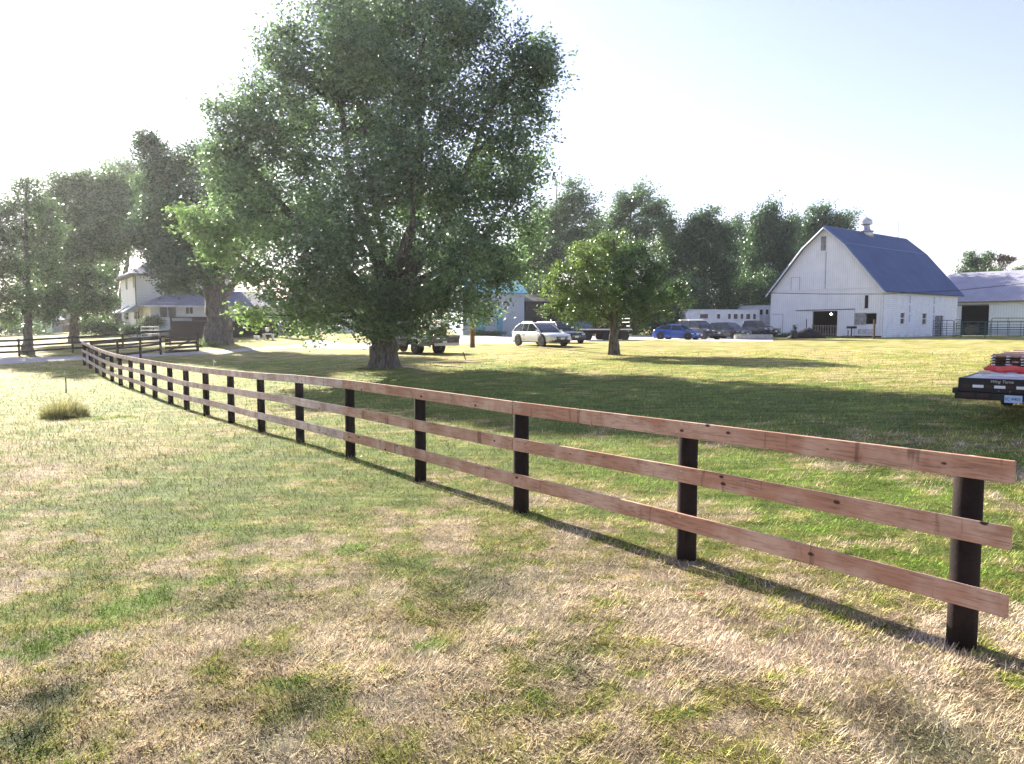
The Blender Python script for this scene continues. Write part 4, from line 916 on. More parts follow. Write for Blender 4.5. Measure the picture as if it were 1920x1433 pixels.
# ------------------------------------------------------------ flatbed truck behind the big trunk
def flatbed():
    X, Y = xat(803, 48, 664), 48; o = thing('flatbed_truck', 'dark flatbed work truck parked in shade behind the large trunk', 'truck', (X, Y, G3(X, Y)), math.atan2(.74, -.67))
    # local +x = forward, near rear wheel at y = +? ; rear axle at x = 0
    for s in (-1, 1):
        wheel(o, 0, s*.98, .41, .26, M['rim'], s); wheel(o, 0, s*.7, .41, .24, M['dark_rim'], s); wheel(o, 4.2, s*.92, .41, .26, M['rim'], s)
    MB().b2(-1.5, 4.9, -.45, -.3, .55, .78).b2(-1.5, 4.9, .3, .45, .55, .78).build('chassis', M['black'], o)
    dk = MB().b2(-1.7, 2.5, -1.2, 1.2, 1.0, 1.14).build('flat_bed', M['steel'], o)
    MB().b2(-1.74, 2.54, -1.24, -1.2, .96, 1.2).b2(-1.74, 2.54, 1.2, 1.24, .96, 1.2).build('side_rail', M['galv'], dk)
    hb = MB(); hb.b2(2.42, 2.52, -1.2, 1.2, 1.14, 1.24); hb.b2(2.42, 2.52, -1.2, 1.2, 2.1, 2.2)
    for y in np.linspace(-1.1, 1.1, 7): hb.b2(2.45, 2.5, y-.03, y+.03, 1.24, 2.1)
    hb.build('headache_rack', M['black'], o)
    for s in (-1, 1):
        MB().b2(.75, 2.3, s*1.13-.12 if s > 0 else s*1.13-.1, s*1.13+.06 if s > 0 else s*1.13+.1, .5, .98).build('tool_box', M['steel'], o, bevel=.02)
        MB().b2(-1.55, -.62, s*1.05-.14, s*1.05+.12, .52, .98).build('tool_box', M['steel'], o, bevel=.02)
        MB().b2(-.55, .62, s*.98-.18, s*.98+.2, .86, .92).build('fender', M['black'], o)
    MB().b2(-1.78, -1.7, -1.15, 1.15, .62, .98).build('tail_panel', M['steel'], o)
    MB().b2(-2.05, -1.95, -.95, .95, .55, .72).b2(-2.0, -1.7, -.7, -.6, .58, .7).b2(-2.0, -1.7, .6, .7, .58, .7).build('rear_bumper', M['galv'], o)
    for s in (-1, 1): MB().b2(-1.8, -1.781, s*.9-.1, s*.9+.1, .72, .82).build('tail_light', M['redlens'], o)
    MB().b2(-1.8, -1.781, -.16, .16, .7, .84).build('license_plate', M['trim'], o)
    cab = MB(); W2 = 1.0
    for_ = [(2.6,.55,1.95),(3.6,.55,1.98),(3.9,.55,1.9),(4.35,.55,1.35),(5.2,.6,1.25),(5.35,.65,1.1)]
    cab.loft([[(x,-W2,z0),(x,-W2,z0+(z1-z0)*.6),(x,-W2*.86,z1),(x,W2*.86,z1),(x,W2,z0+(z1-z0)*.6),(x,W2,z0)] for x, z0, z1 in for_]); cab.build('cab', M['p_char'], o, bevel=.02)
    for s in (-1, 1): MB().add([(2.8,s*.945,1.42),(3.75,s*.945,1.42),(3.62,s*.885,1.84),(2.85,s*.885,1.84),(2.8,s*.98,1.42),(3.75,s*.98,1.42),(3.62,s*.915,1.84),(2.85,s*.915,1.84)], [(0,3,2,1),(4,5,6,7),(0,1,5,4),(1,2,6,5),(2,3,7,6),(3,0,4,7)]).build('window', M['glass'], o)
    MB().b2(2.56, 2.6, -.7, .7, 1.45, 1.82).build('rear_window', M['glass'], o)
    MB().b2(5.3, 5.42, -.95, .95, .55, .75).build('front_bumper', M['chrome'], o)
    for s in (-1, 1): MB().tube([(3.9,s*.95,1.45),(4.0,s*1.25,1.5),(4.0,s*1.25,1.8)], .05, 6).build('mirror', M['black'], o)
    return o
fb = flatbed()
def on_truck(x, y, z):
    a = fb.rotation_euler.z; return (fb.location.x+x*math.cos(a)-y*math.sin(a), fb.location.y+x*math.sin(a)+y*math.cos(a), fb.location.z+z)
eq = thing('post_driver', 'pale upright post driving rig on the rear of the flatbed truck', 'equipment', on_truck(-.9, 0, 1.14), fb.rotation_euler.z)
MB().b2(-.5, .5, -.45, .45, 0, .42).build('engine_box', M['rust'], eq, bevel=.03); MB().tube([(-.3,-.3,.4),(-.3,-.3,1.35)], .035, 8).build('upright', M['white_metal'], eq); MB().tube([(.35,.3,.4),(.35,.3,1.3)], .035, 8).build('upright', M['white_metal'], eq)
MB().tube([(-.3,-.3,.9),(.1,.0,.62),(.45,.3,.6)], .05, 8).build('arm', M['white_metal'], eq); MB().b2(-.25,.3,-.5,.1,.42,.6).build('tank', M['trim'], eq, bevel=.05)
jk = thing('gear_heap', 'low heap of dark tools and rods lying on the flatbed beside the rig', 'tools', on_truck(.8, 0, 1.14), fb.rotation_euler.z)
for k in range(7): MB().tube([(-.6+.1*k, -.7+.2*k, .04+.03*(k % 3)), (1.2-.05*k, -.5+.15*k, .06+.04*(k % 2))], .035, 6).build('rod', M['galv'] if k % 2 else M['steel'], jk)

# ------------------------------------------------------------ hay wagon with dark load behind the lawn tree
def wagon():
    A = at(1079, 66, 636); B = at(1184, 67, 636); L = math.dist(A, B); o = thing('hay_wagon', 'flat farm wagon with a pale bed edge and four wheels behind the round lawn tree', 'wagon', (A[0], A[1], G3(*A)), math.atan2(B[1]-A[1], B[0]-A[0]))
    MB().b2(0, L, 0, 2.3, .95, 1.06).build('bed', M['darkwood'], o); MB().b2(-.02, L+.02, -.05, -.003, .95, 1.07).build('bed_edge', M['white_metal'], o)
    MB().b2(.3, L-.3, .7, .9, .62, .95).b2(.3, L-.3, 1.4, 1.6, .62, .95).build('frame', M['rust'], o)
    for x in (1.2, L*.55, L*.55+.75, L-.55):
        for s, y in ((-1, .25), (1, 2.05)): wheel(o, x, y, .40, .22, M['rust'], s)
    MB().tube([(0,1.15,.6),(-1.4,1.15,.45)], .06, 6).build('tongue', M['rust'], o)
    rk = MB()
    for y in (.1, 2.2): rk.tube([(L-.1,y,1.06),(L-.1,y,2.0)], .045, 6)
    for z in (1.3, 1.65, 1.98): rk.tube([(L-.1,.1,z),(L-.1,2.2,z)], .04, 6)
    rk.build('end_rack', M['steel'], o)
    pb = thing('post_pile', 'pile of dark fence posts and boards lying on the farm wagon', 'lumber pile', (A[0]+.0, A[1], G3(*A)+1.07), o.rotation_euler.z)
    r = random.Random(4)
    for k in range(18):
        row = k//7; y = .35+.24*(k % 7)+.1*(row % 2); x0 = 1.3+r.random()*.5; z = .1+.17*row
        MB().tube([(x0, y, z), (x0+2.5+r.random()*.8, y+r.uniform(-.1,.1), z+r.uniform(0,.02))], .09, 8).build('log', M['darkwood'], pb)
    MB().tube([(2.2,.2,.1),(3.3,.3,.75)], .05, 6).build('plank', M['lumber'], pb)
    bt_ = at(1086, 69, 620); tp = MB(); rr = []
    for k, x in enumerate(np.linspace(-.9, 1.0, 9)):
        h = .95*math.sin(math.pi*(k+.35)/9.2)**.6+.08; rr.append([(x, -.6, 0), (x, -.5, h*.55), (x, -.2, h*.95+.05*math.sin(k*2.1)), (x, .2, h*.9), (x, .5, h*.5), (x, .6, 0)])
    tp.loft(rr); tag(tp.build('tarp_bundle', pm('blue_tarp', (.07,.13,.38), (.1,.18,.46), 2.5, .5, .4), None, (bt_[0], A[1]+.9, G3(*A)+1.065), smooth=True), 'blue tarp covered bundle on the left end of the farm wagon', 'tarp')
wagon()

# ------------------------------------------------------------ the black flatbed trailer on the right
def near_trailer():
    P = (xat(1797, 16, 708), 16.0); d = Vector((.643, .766)); z0 = G3(P[0]+1.0, P[1]+1.0); z0 = .1
    o = thing('flatbed_trailer', 'black flatbed trailer seen from behind at the right edge, loaded with boards', 'trailer', (P[0], P[1], z0), math.atan2(-.643, .766)); W, L = 2.55, 9.0
    # local x to the right along the rear face, y forward
    top = zat(708, 16)-z0; bot = zat(747, 16)-z0
    pb = paint('black_trailer_paint', (.005,.005,.007), .5, .0)
    MB().b2(0, W, 0, .12, top-.30, top).build('rear_beam', pb, o, bevel=.012)
    MB().b2(-.05, W+.05, -.06, .10, bot, top-.302).build('bumper', pb, o, bevel=.015)
    MB().b2(-.1, .0, -.04, .3, top-.34, top-.22).build('corner_stop', pb, o, bevel=.02)
    MB().b2(0, .1, .12, L, top-.30, top-.01).build('side_rail', pb, o); MB().b2(W-.1, W, .12, L, top-.30, top-.01).build('side_rail', pb, o)
    ds = pm('worn_black_deck', (.10,.12,.18), (.2,.23,.32), 5, .35, lo=.3, hi=.7, spec=.8)
    MB().b2(.1, 1.12, .12, 1.15, top-.05, top-.012).build('dovetail_plate', ds, o); MB().b2(1.22, W-.1, .12, 1.15, top-.05, top-.012).build('dovetail_plate', ds, o)
    for k in range(9): MB().b2(.1+k*.262, .1+k*.262+.25, 1.18, L, top-.05, top-.008).build('deck_board', M['palewood'], o)
    dkred = pm('dark_red_reflector', (.05,.01,.012), (.03,.008,.01), 9, .3)
    for (x0, w_, mt) in [(.27,.2,'trim'),(.66,.2,'trim'),(1.05,.2,'trim'),(.08,.13,'redlens'),(.5,.12,'redlens'),(.88,.12,'redlens'),(1.28,.18,'redlens'),(1.7,.2,'trim')]:
        MB().b2(x0, x0+w_, -.006, -.0, top-.20, top-.14).build('reflector', M[mt] if mt == 'trim' else dkred, o)
    for x in (.1, .38, 1.75, 2.1): MB().b2(x, x+.2, -.072, -.061, bot+.05, bot+.13).build('tail_light', dkred, o, bevel=.01)
    for x in (.75, .95, 1.3, 1.5): MB().lathe([(.02,-.075),(.02,-.06)], (x, 0, bot+.2), 8, 'y').build('bolt', M['steel'], o)
    lpm = pm('plate_blue', (.35,.5,.72), (.5,.62,.8), 4, .4)
    pl = MB().b2(.86, 1.17, -.085, -.075, bot-.03, bot+.125).build('license_plate', lpm, o)
    def text(s, size, loc, m, par, name, ital=0):
        cu = bpy.data.curves.new(name, 'FONT'); cu.body = s; cu.size = size; cu.extrude = .001; cu.shear = ital; cu.align_x = 'LEFT'
        to = bpy.data.objects.new(name, cu); C.objects.link(to); dg = bpy.context.evaluated_depsgraph_get()
        me = bpy.data.meshes.new_from_object(to.evaluated_get(dg)); bpy.data.objects.remove(to); me.materials.clear(); me.materials.append(m)
        ob = bpy.data.objects.new(name, me); C.objects.link(ob); ob.parent = par; ob.location = loc; ob.rotation_euler = (R(90), 0, 0); return ob
    text('IC 4401', .085, (.875, -.0875, bot+.02), pm('plate_ink', (.02,.05,.14)), pl, 'plate_text')
    text('Wing Torns', .085, (.58, -.003, top-.085), pm('sign_lettering', (.62,.60,.50)), o, 'lettering', .3)
    for y in (4.2, 5.1):
        for s, x in ((-1, .45), (1, W-.45)): 
            q = MB(); q.lathe([(.2,-.12),(.36,-.12),(.38,-.09),(.38,.09),(.36,.12),(.2,.12)], n=24, axis='x'); q.build('wheel', M['rubber'], o, (x, y, .38+G3(P[0]+4, P[1]+3)-z0))
    MB().b2(.3, W-.3, L, L+.2, top-.3, top).build('front_beam', pb, o); MB().tube([(W/2,L+.1,top-.1),(W/2,L+1.6,top-.1)], .1, 8).build('tongue', pb, o); MB().tube([(W/2,L+1.4,top-.1),(W/2,L+1.4,G3(P[0]+7.5,P[1]+8)-z0)], .05, 8).build('jack_leg', M['steel'], o)
    a = o.rotation_euler.z
    def W_(x, y, z): return (o.location.x+x*math.cos(a)-y*math.sin(a), o.location.y+x*math.sin(a)+y*math.cos(a), o.location.z+z)
    # board stack: layers separated by stickers
    st = thing('board_stack', 'stack of new reddish fence boards strapped on the black trailer', 'lumber stack', W_(.17, 3.15, top), a)
    r = random.Random(2); zz = 0
    for l in range(6):
        for k in range(14):
            y0 = r.uniform(-.05, .06); q = MB(); q.b2(k*.152, k*.152+.142, y0, y0+4.8, zz+.022, zz+.022+.035)
            q.build('board', M['rail'] if l == 5 else (M['darkwood'] if (k*7+l*3) % 5 else M['lumber']), st)
        if l < 5:
            for x in (0.03,): pass
        zz += .066
        for y in (.35, 2.4, 4.4): MB().b2(.0, 2.12, y, y+.05, zz-.009, zz+.0215).build('sticker', M['lumber'], st)
    for y in (.12,):
        for k in range(0, 14, 2):
            q = MB(); 
            for l in range(6): q.b2(k*.152+.03, k*.152+.11, -.075, -.052, l*.066+.026, l*.066+.05)
            q.build('end_tag', M['palewood'], st)
    sp_ = MB(); sp_.b2(1.25, 1.31, -.09, -.085, .0, .44); sp_.b2(1.25, 1.31, -.09, 4.8, .425, .43); sp_.build('strap', M['trim'], st)
    tr_ = MB(); pts = [(x, .03*math.sin(x*9), .085+.02*math.sin(x*14)) for x in np.linspace(0, 1.15, 12)]; tr_.tube(pts, [.03,.075,.08,.07,.08,.085,.08,.085,.09,.085,.08,.05], 10)
    tag(tr_.build('rolled_tarp', pm('red_tarp', (.55,.05,.04), (.7,.12,.1), 6, .55, .5), None, W_(.12, 2.55, top), rz=a, smooth=True), 'rolled red tarp lying on the trailer deck in front of the board stack', 'tarp')
    lm_ = MB(); lm_.b2(0, .24, -.06, .06, 0, .07); tag(lm_.build('wood_block', M['lumber'], None, W_(.1, 2.0, top-.006), rz=a+.2, bevel=.01), 'pale wood block at the left edge of the trailer deck by the red tarp', 'wood block')
near_trailer()

# ------------------------------------------------------------ yard objects
# round stone trough / planter
tx = at(1415, 73.5, 638)
q = MB(); q.lathe([(1.9,-.1),(1.95,.3),(1.85,.52),(1.6,.52),(1.6,.1),(.1,.08)], n=28); tr0 = q.build('stone_planter', M['concrete'], None, (tx[0]+.2, tx[1]+1, G3(*tx)), smooth=False); tag(tr0, 'low round concrete planter ring in front of the dark pickup', 'planter')
tr0.scale = (1.0, .7, 1)
# dark tarp heap
hx = at(1512, 78, 643); g = G3(*hx); rr = []
for k, x in enumerate(np.linspace(-2.0, 2.0, 17)):
    h = float(np.interp(x, [-2,-1.4,-.4,.2,.9,1.4,1.8,2], [.12,.55,.95,1.15,.9,.55,.45,.1])); w_ = .9*math.sin(math.pi*(k+.8)/17.6)**.5
    rr.append([(x, -w_*math.cos(a)*(1+.1*math.sin(k*1.9+a*3)), h*math.sin(a)*(1+.09*math.sin(k*2.7+a*5))) for a in np.linspace(0, math.pi, 11)])
q = MB(); q.loft(rr); hp = q.build('tarp_heap', pm('black_tarp', (.006,.006,.008), (.02,.02,.024), 2.2, .6, .6, spec=.25), None, (hx[0], hx[1], g-.03), smooth=True); tag(hp, 'dark tarp covered heap on the grass in front of the barn doorway', 'tarp heap')
q = MB(); q.lathe([(.3,-.1),(.42,-.11),(.46,0),(.42,.11),(.3,.1)], n=22, axis='y'); ty_ = xat(1487, 77, 640); tag(q.build('old_tyre', M['rubber'], None, (ty_, 76.6, G3(ty_, 76.6)+.42), rz=R(35), smooth=True), 'old tyre leaning on the left end of the dark tarp heap', 'tyre')
# grill on pedestal
gx = at(1573.5, 84, 630); gl_ = thing('charcoal_grill', 'small dark park grill on a post beside the barn doorway', 'grill', (gx[0], gx[1]-3, G3(gx[0], gx[1]-3)))
MB().tube([(0,0,-.1),(0,0,.95)], .07, 8).build('post', M['rust'], gl_); MB().b2(-.42, .42, -.3, .3, .95, 1.02).b2(-.42, -.38, -.3, .3, 1.02, 1.2).b2(.38, .42, -.3, .3, 1.02, 1.2).b2(-.38, .38, .26, .3, 1.02, 1.2).build('tray', M['black'], gl_); MB().b2(-.38, .38, -.28, .25, 1.12, 1.14).build('grate', M['steel'], gl_)
def stake(px, py, Y, h, r, m, nm, lab, cat, tip=None):
    X = xat(px, Y, py); g = G3(X, Y); q = MB(); q.tube([(0,0,-.15),(.01,0,h*.6),(0,.01,h)], r, 8); o = q.build(nm, m, None, (X, Y, g)); tag(o, lab, cat); return o
stake(1638, 643, 74, 1.95, .11, M['rust'], 'iron_post', 'dark rusty iron post standing on the grass in front of the barn window opening', 'post')
stake(1511.5, 625, 82, 2.0, .05, M['rust'], 'thin_stake', 'thin rusty stake behind the dark tarp heap near the barn', 'stake')
stake(1590, 627, 81, .8, .05, M['oldrail'], 'short_stake', 'short dark stake between the grill and the barn window opening', 'stake')
X, Y = ground(124, 737); st_ = stake(124, 737, Y, .62, .022, M['rust'], 'metal_stake', 'thin dark metal stake behind the tall weed clump on the left', 'stake')
X, Y = ground(401, 697); fs = thing('marker_stake', 'thin white stake with a small white flag behind the fence left of the trunk', 'stake', (X, Y, G3(X, Y)))
MB().tube([(0,0,-.1),(0,0,.62)], .016, 6).build('rod', M['trim'], fs); MB().add([(0,-.004,.60),(.14,-.01,.52),(.12,-.02,.44),(0,-.004,.47),(0,.004,.60),(.14,.0,.52),(.12,-.01,.44),(0,.004,.47)], [(0,1,2,3),(7,6,5,4),(0,4,5,1),(1,5,6,2),(2,6,7,3)]).build('flag', M['trim'], fs)
X, Y = ground(582, 745); q = MB(); q.tube([(0,0,-.05),(-.06,.05,.62)], .014, 6); tag(q.build('marker_stake', M['lumber'], None, (X, Y, G3(X, Y))), 'thin pale leaning stake just behind the middle of the new fence', 'stake')
# boards lying on the grass near the large trunk
def lying(px0, py0, px1, py1, lab, m=None, w_=.14, z=.02):
    a = ground(px0, py0); b_ = ground(px1, py1); A = Vector((*a, G3(*a)+z)); B = Vector((*b_, G3(*b_)+z)); o = board(None, A, B, .03, w_, m or M['lumber'], 'loose_board'); return tag(o, lab, 'board', 'loose boards lying near the large trunk')
lying(743, 683.5, 782, 686, 'short loose board just right of the large trunk base')
lying(751, 687, 803, 696.5, 'loose board slanting towards the fence right of the large trunk')
lying(800, 683.5, 930, 677, 'longest loose board pointing right towards the dry grass', None, .16, .10)
lying(779, 679, 905, 681.5, 'loose board crossing under the longest one', M['lumber'], .16, .03)
lying(815, 685.5, 866, 689, 'loose board on the near side of the longest one')
X, Y = ground(873, 675); q = MB(); q.tube([(0,0,0),(-.06,.02,.2),(-.14,.0,.42)], .03, 6); tag(q.build('stick', M['rust'], None, (X, Y, G3(X, Y))), 'short dark stick poking up beside the loose boards', 'stick')
X, Y = ground(746, 658 if False else 690)
# red leaf in the foreground
X, Y = ground(1312, 1122); q = MB(); q.add([(-.035,0,.03),(0,-.02,.05),(.045,.0,.035),(0,.025,.045),(-.035,0,.026),(0,-.02,.046),(.045,.0,.031),(0,.025,.041)], [(0,1,2,3),(7,6,5,4),(0,4,5,1),(1,5,6,2),(2,6,7,3),(3,7,4,0)]); tag(q.build('fallen_leaf', pm('red_leaf', (.5,.16,.12), (.4,.1,.08), 20), None, (X, Y, G3(X, Y))), 'small reddish leaf lying on the dry foreground grass', 'leaf')
# ------------------------------------------------------------ trees
def leafmat(name, c1, c2, c3, trans=.35):
    m, nt, b, out = newmat(name); L = nt.links
    at_ = N(nt, 'ShaderNodeAttribute'); at_.attribute_name = 'col'; sp = nt.nodes.new('ShaderNodeSeparateColor'); L.new(at_.outputs['Color'], sp.inputs[0])
    col = mixc(nt, sp.outputs[0], c1, c2); col = mixc(nt, sp.outputs[1], col, c3)
    col = mixc(nt, 1.0, col, ramp(nt, sp.outputs[2], [(0, .6), (1, 1.35)]), 'MULTIPLY')
    L.new(col, b.inputs['Base Color']); b.inputs['Roughness'].default_value = .38; b.inputs['Specular IOR Level'].default_value = .6
    tr = N(nt, 'ShaderNodeBsdfTranslucent'); L.new(mixc(nt, 1.0, col, (1.25,1.42,.95), 'MULTIPLY'), tr.inputs[0]); mx = N(nt, 'ShaderNodeMixShader'); mx.inputs[0].default_value = trans
    L.new(b.outputs[0], mx.inputs[1]); L.new(tr.outputs[0], mx.inputs[2]); L.new(mx.outputs[0], out.inputs[0]); return m
def barkmat():
    m, nt, b, _ = newmat('bark'); v = coords(nt, (3.2,3.2,.75)); n = noise(nt, v, 2.6, 8, .7, .8)
    col = mixc(nt, ramp(nt, n, [(.38,0),(.6,1)]), (.05,.044,.042), (.20,.175,.16)); nt.links.new(col, b.inputs['Base Color']); b.inputs['Roughness'].default_value = .9; bump(nt, b, n, 1.0, .12); return m
M['bark'] = barkmat()
M['leaf_maple'] = leafmat('maple_leaves', (.090,.145,.105), (.155,.225,.135), (.26,.35,.13), .42)
M['leaf_dark'] = leafmat('dark_leaves', (.050,.095,.058), (.088,.150,.075), (.15,.22,.085))
M['leaf_grey'] = leafmat('grey_green_leaves', (.09,.145,.085), (.13,.19,.10), (.20,.26,.11))
M['leaf_yel'] = leafmat('yellow_green_leaves', (.052,.100,.050), (.085,.145,.058), (.20,.26,.07), .34)
M['leaf_spruce'] = leafmat('evergreen_needles', (.012,.03,.018), (.022,.048,.025), (.03,.06,.03), .1)
M['weed'] = leafmat('weed_leaves', (.08,.12,.04), (.14,.18,.06), (.25,.22,.09))

def leaf_mesh(name, T, per, sig, size, m, parent, loc, rs, flow=(0,0,0), tone=None, zsq=.7, asp=.55, bright=None, bend=.5):
    n = len(T)*per; cen = np.repeat(T, per, 0)
    off = rs.normal(0, 1, (n, 3))*sig; off[:, 2] *= zsq
    fl = np.array(flow); off += fl*np.abs(rs.normal(0, 1, (n, 1)))*sig*1.4
    cen = cen+off
    a = rs.normal(0, 1, (n, 3)); a[:, 2] = a[:, 2]*.55-.35; a += fl*1.3; a /= np.linalg.norm(a, axis=1)[:, None]
    b = rs.normal(0, 1, (n, 3)); b -= a*(b*a).sum(1)[:, None]; b /= np.linalg.norm(b, axis=1)[:, None]
    s = size*rs.uniform(.6, 1.25, (n, 1)); nn = np.cross(a, b)
    V = np.stack([cen-a*s*.5, cen+b*s*asp*.5+nn*s*.08, cen+a*s*.5+nn*s*.05, cen-b*s*asp*.5+nn*s*.08], 1).reshape(-1, 3)
    ct = np.repeat(tone if tone is not None else rs.random(len(T)), per)
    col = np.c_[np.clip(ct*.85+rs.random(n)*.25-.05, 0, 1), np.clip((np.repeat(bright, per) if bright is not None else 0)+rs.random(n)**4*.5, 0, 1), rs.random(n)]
    q = np.arange(n)[:, None]*4+np.arange(4)[None]
    return raw(name, V, q, m, 4, parent, loc, {'col': np.repeat(col, 4, 0)})

def tree(name, lab, base, Y, stems, lobes, m, nleaf, size=.16, sig=.32, r0=.35, depth=.85, per=26, flow=(0,0,0), group=None, seed=1, cat='tree', flare=1.5, bark=None, bright_x=None, fill=1.0, zsq=.7, asp=.55, shell=.5, dead=0):
    rs = np.random.default_rng(seed); px0, py0 = base; X0 = xat(px0, Y, py0); Z0 = G3(X0, Y)
    o = thing(name, lab, cat, (X0, Y, Z0), 0, group)
    def loc(px, py, dy=0): return np.array([xat(px, Y+dy, py)-X0, dy, zat(py, Y+dy)-Z0])
    bark = bark or M['bark']; mb = MB(); nodes = []; rad = []
    for st in stems:
        pts = [loc(p[0], p[1], p[2] if len(p) > 2 else 0) for p in st['p']]; ra = st.get('r', (r0, r0*.25))
        P = []; K = 5
        for i in range(len(pts)-1):
            for k in range(K): P.append(pts[i]+(pts[i+1]-pts[i])*k/K)
        P.append(pts[-1]); P = np.array(P)
        for _ in range(3): P[1:-1] = (P[:-2]+2*P[1:-1]+P[2:])/4
        P[1:-1] += rs.normal(0, ra[0]*.10, (len(P)-2, 3))*[1, 1, .3]
        f = np.linspace(0, 1, len(P)); rr = ra[0]+(ra[1]-ra[0])*f**.8
        if st.get('root'):
            P[0, 2] = -.15; ht = P[:, 2]-P[0, 2]; rr = rr*(1+(flare-1)*np.exp(-ht/(ra[0]*1.3)))
            # add extra flare rings at the foot
            e = [(np.array([P[0, 0], P[0, 1], z]), ra[0]*(1+(flare-1)*math.exp(-(z+.15)/(ra[0]*1.0)))) for z in (-.15, .08, .3, .6)]
            P = np.array([q[0] for q in e]+[p for p in P if p[2] > .75]); rr = np.array([q[1] for q in e]+[rr[i] for i in range(len(f)) if st and i < len(rr)][-(len(P)-4):])
        rings = []; n = 12 if ra[0] > .2 else 7
        pv = [Vector(p) for p in P]; mb2 = MB(); mb2.tube(pv, list(rr), n)
        if st.get('root') and ra[0] > .2:
            for i, v in enumerate(mb2.v):
                k = i % n; ri = i//n; c = P[ri]; w = 1+.13*math.sin(k*2.4+seed)*(1 if ri > 3 else 1.8-ri*.2); mb2.v[i] = (c[0]+(v[0]-c[0])*w, c[1]+(v[1]-c[1])*w, v[2])
        mb.add(mb2.v, mb2.f); nodes += list(P); rad += list(rr)
    nodes0 = np.array(nodes); rad0 = np.array(rad)
    T = []; br = []; tone = []
    areas = np.array([l[2]*l[3] for l in lobes], float); S = Y/F
    for li, l in enumerate(lobes):
        cx, cy, rx, ry = l[:4]; dy = l[4] if len(l) > 4 else rs.uniform(-1, 1)*depth*rx*S*.8
        c = loc(cx, cy, dy); R3 = np.array([rx*S, (rx+ry)*.5*S*depth, ry*S])
        # limb
        d = np.linalg.norm(nodes0-c, axis=1)+np.maximum(0, nodes0[:, 2]-c[2]+.4)*2.5+(nodes0[:, 2] < 1.2)*3
        k = int(np.argmin(d)); s = nodes0[k]; r1 = min(rad0[k]*.65, .05+.018*np.linalg.norm(c-s)); mid = (s+c)/2+np.array([0, 0, .08*np.linalg.norm(c-s)])+rs.normal(0, .15, 3)
        lp = [s, s*.7+mid*.3+rs.normal(0, .05, 3), mid, (mid+c)/2+rs.normal(0, .15, 3), c, c+(c-mid)*.35]; mb.tube([Vector(p) for p in lp], list(np.linspace(r1, .025, 6)), 6)
        ln = np.array([a_+(b_-a_)*t for a_, b_ in zip(lp[1:-1], lp[2:]) for t in (0, .33, .66)]+[lp[-1]])
        nt_ = max(3, int(nleaf/per*areas[li]/areas.sum())); 
        q = rs.normal(0, 1, (nt_, 3)); q /= np.linalg.norm(q, axis=1)[:, None]; rr = (rs.random(nt_)**shell)[:, None]
        lump = 1+.34*np.sin(q[:, :1]*5+li)*np.cos(q[:, 2:]*4+li*2)+.25*(rs.random((nt_, 1)) < .12)*rs.random((nt_, 1))
        tp = c+q*rr*R3*lump*fill; T.append(tp)
        # secondary branches to grouped twig points
        ng = max(2, nt_//9); gi = rs.choice(nt_, ng, replace=False)
        for g in gi:
            e = tp[g]; j = int(np.argmin(np.linalg.norm(ln-e, axis=1)+np.maximum(0, ln[:, 2]-e[2]))); s2 = ln[j]; m2 = (s2+e)/2+rs.normal(0, .12, 3)
            mb.tube([Vector(s2), Vector(m2), Vector(e)], [.035*min(1, r1*8), .022, .009], 4, False)
        tone.append(np.clip(.5+.3*rs.normal(0, 1)+.4*np.sin(tp[:, 0]*2.1+li)*np.sin(tp[:, 2]*2.3+li*3)+rs.normal(0, .22, nt_), 0, 1)); b0 = l[5] if len(l) > 5 else 0; br.append(np.full(nt_, b0, float))
    mb.build('trunk', bark, o, smooth=True)
    T = np.concatenate(T); tone = np.concatenate(tone); br = np.concatenate(br)
    if nleaf: leaf_mesh('crown', T, per, sig, size, m, o, (0,0,0), rs, flow, tone, zsq, asp, br)
    return o

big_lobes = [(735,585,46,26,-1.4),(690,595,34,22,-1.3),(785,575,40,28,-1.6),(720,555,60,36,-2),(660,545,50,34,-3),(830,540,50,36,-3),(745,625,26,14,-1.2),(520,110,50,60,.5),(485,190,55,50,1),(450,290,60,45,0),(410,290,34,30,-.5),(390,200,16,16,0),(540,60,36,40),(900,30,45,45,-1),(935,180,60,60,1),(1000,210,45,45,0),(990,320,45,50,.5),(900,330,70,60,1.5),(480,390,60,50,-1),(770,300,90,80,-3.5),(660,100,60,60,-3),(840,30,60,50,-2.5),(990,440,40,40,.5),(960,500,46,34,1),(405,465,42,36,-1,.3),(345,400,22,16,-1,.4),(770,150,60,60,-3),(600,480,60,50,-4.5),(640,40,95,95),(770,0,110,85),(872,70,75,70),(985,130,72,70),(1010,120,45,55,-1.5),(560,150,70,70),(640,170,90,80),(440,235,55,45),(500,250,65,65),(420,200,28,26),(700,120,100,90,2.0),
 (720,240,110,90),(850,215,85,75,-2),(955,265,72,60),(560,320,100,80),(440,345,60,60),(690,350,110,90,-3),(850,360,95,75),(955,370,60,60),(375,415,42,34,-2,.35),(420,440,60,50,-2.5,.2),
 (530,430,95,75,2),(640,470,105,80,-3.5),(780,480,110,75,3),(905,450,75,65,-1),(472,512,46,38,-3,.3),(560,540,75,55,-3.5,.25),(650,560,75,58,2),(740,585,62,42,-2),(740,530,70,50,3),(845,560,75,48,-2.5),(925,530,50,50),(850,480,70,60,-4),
 (470,590,38,24,-4,.6),(560,590,52,38,-4,.45),(600,600,40,34,-3,.3),(900,590,48,24,2),(770,400,110,80,4),(600,400,90,80,4.5),(820,130,80,80,3.5),(720,60,110,90,4),(560,240,80,70,3.5),(700,620,40,26,-1.5),(790,615,50,20,-1)]
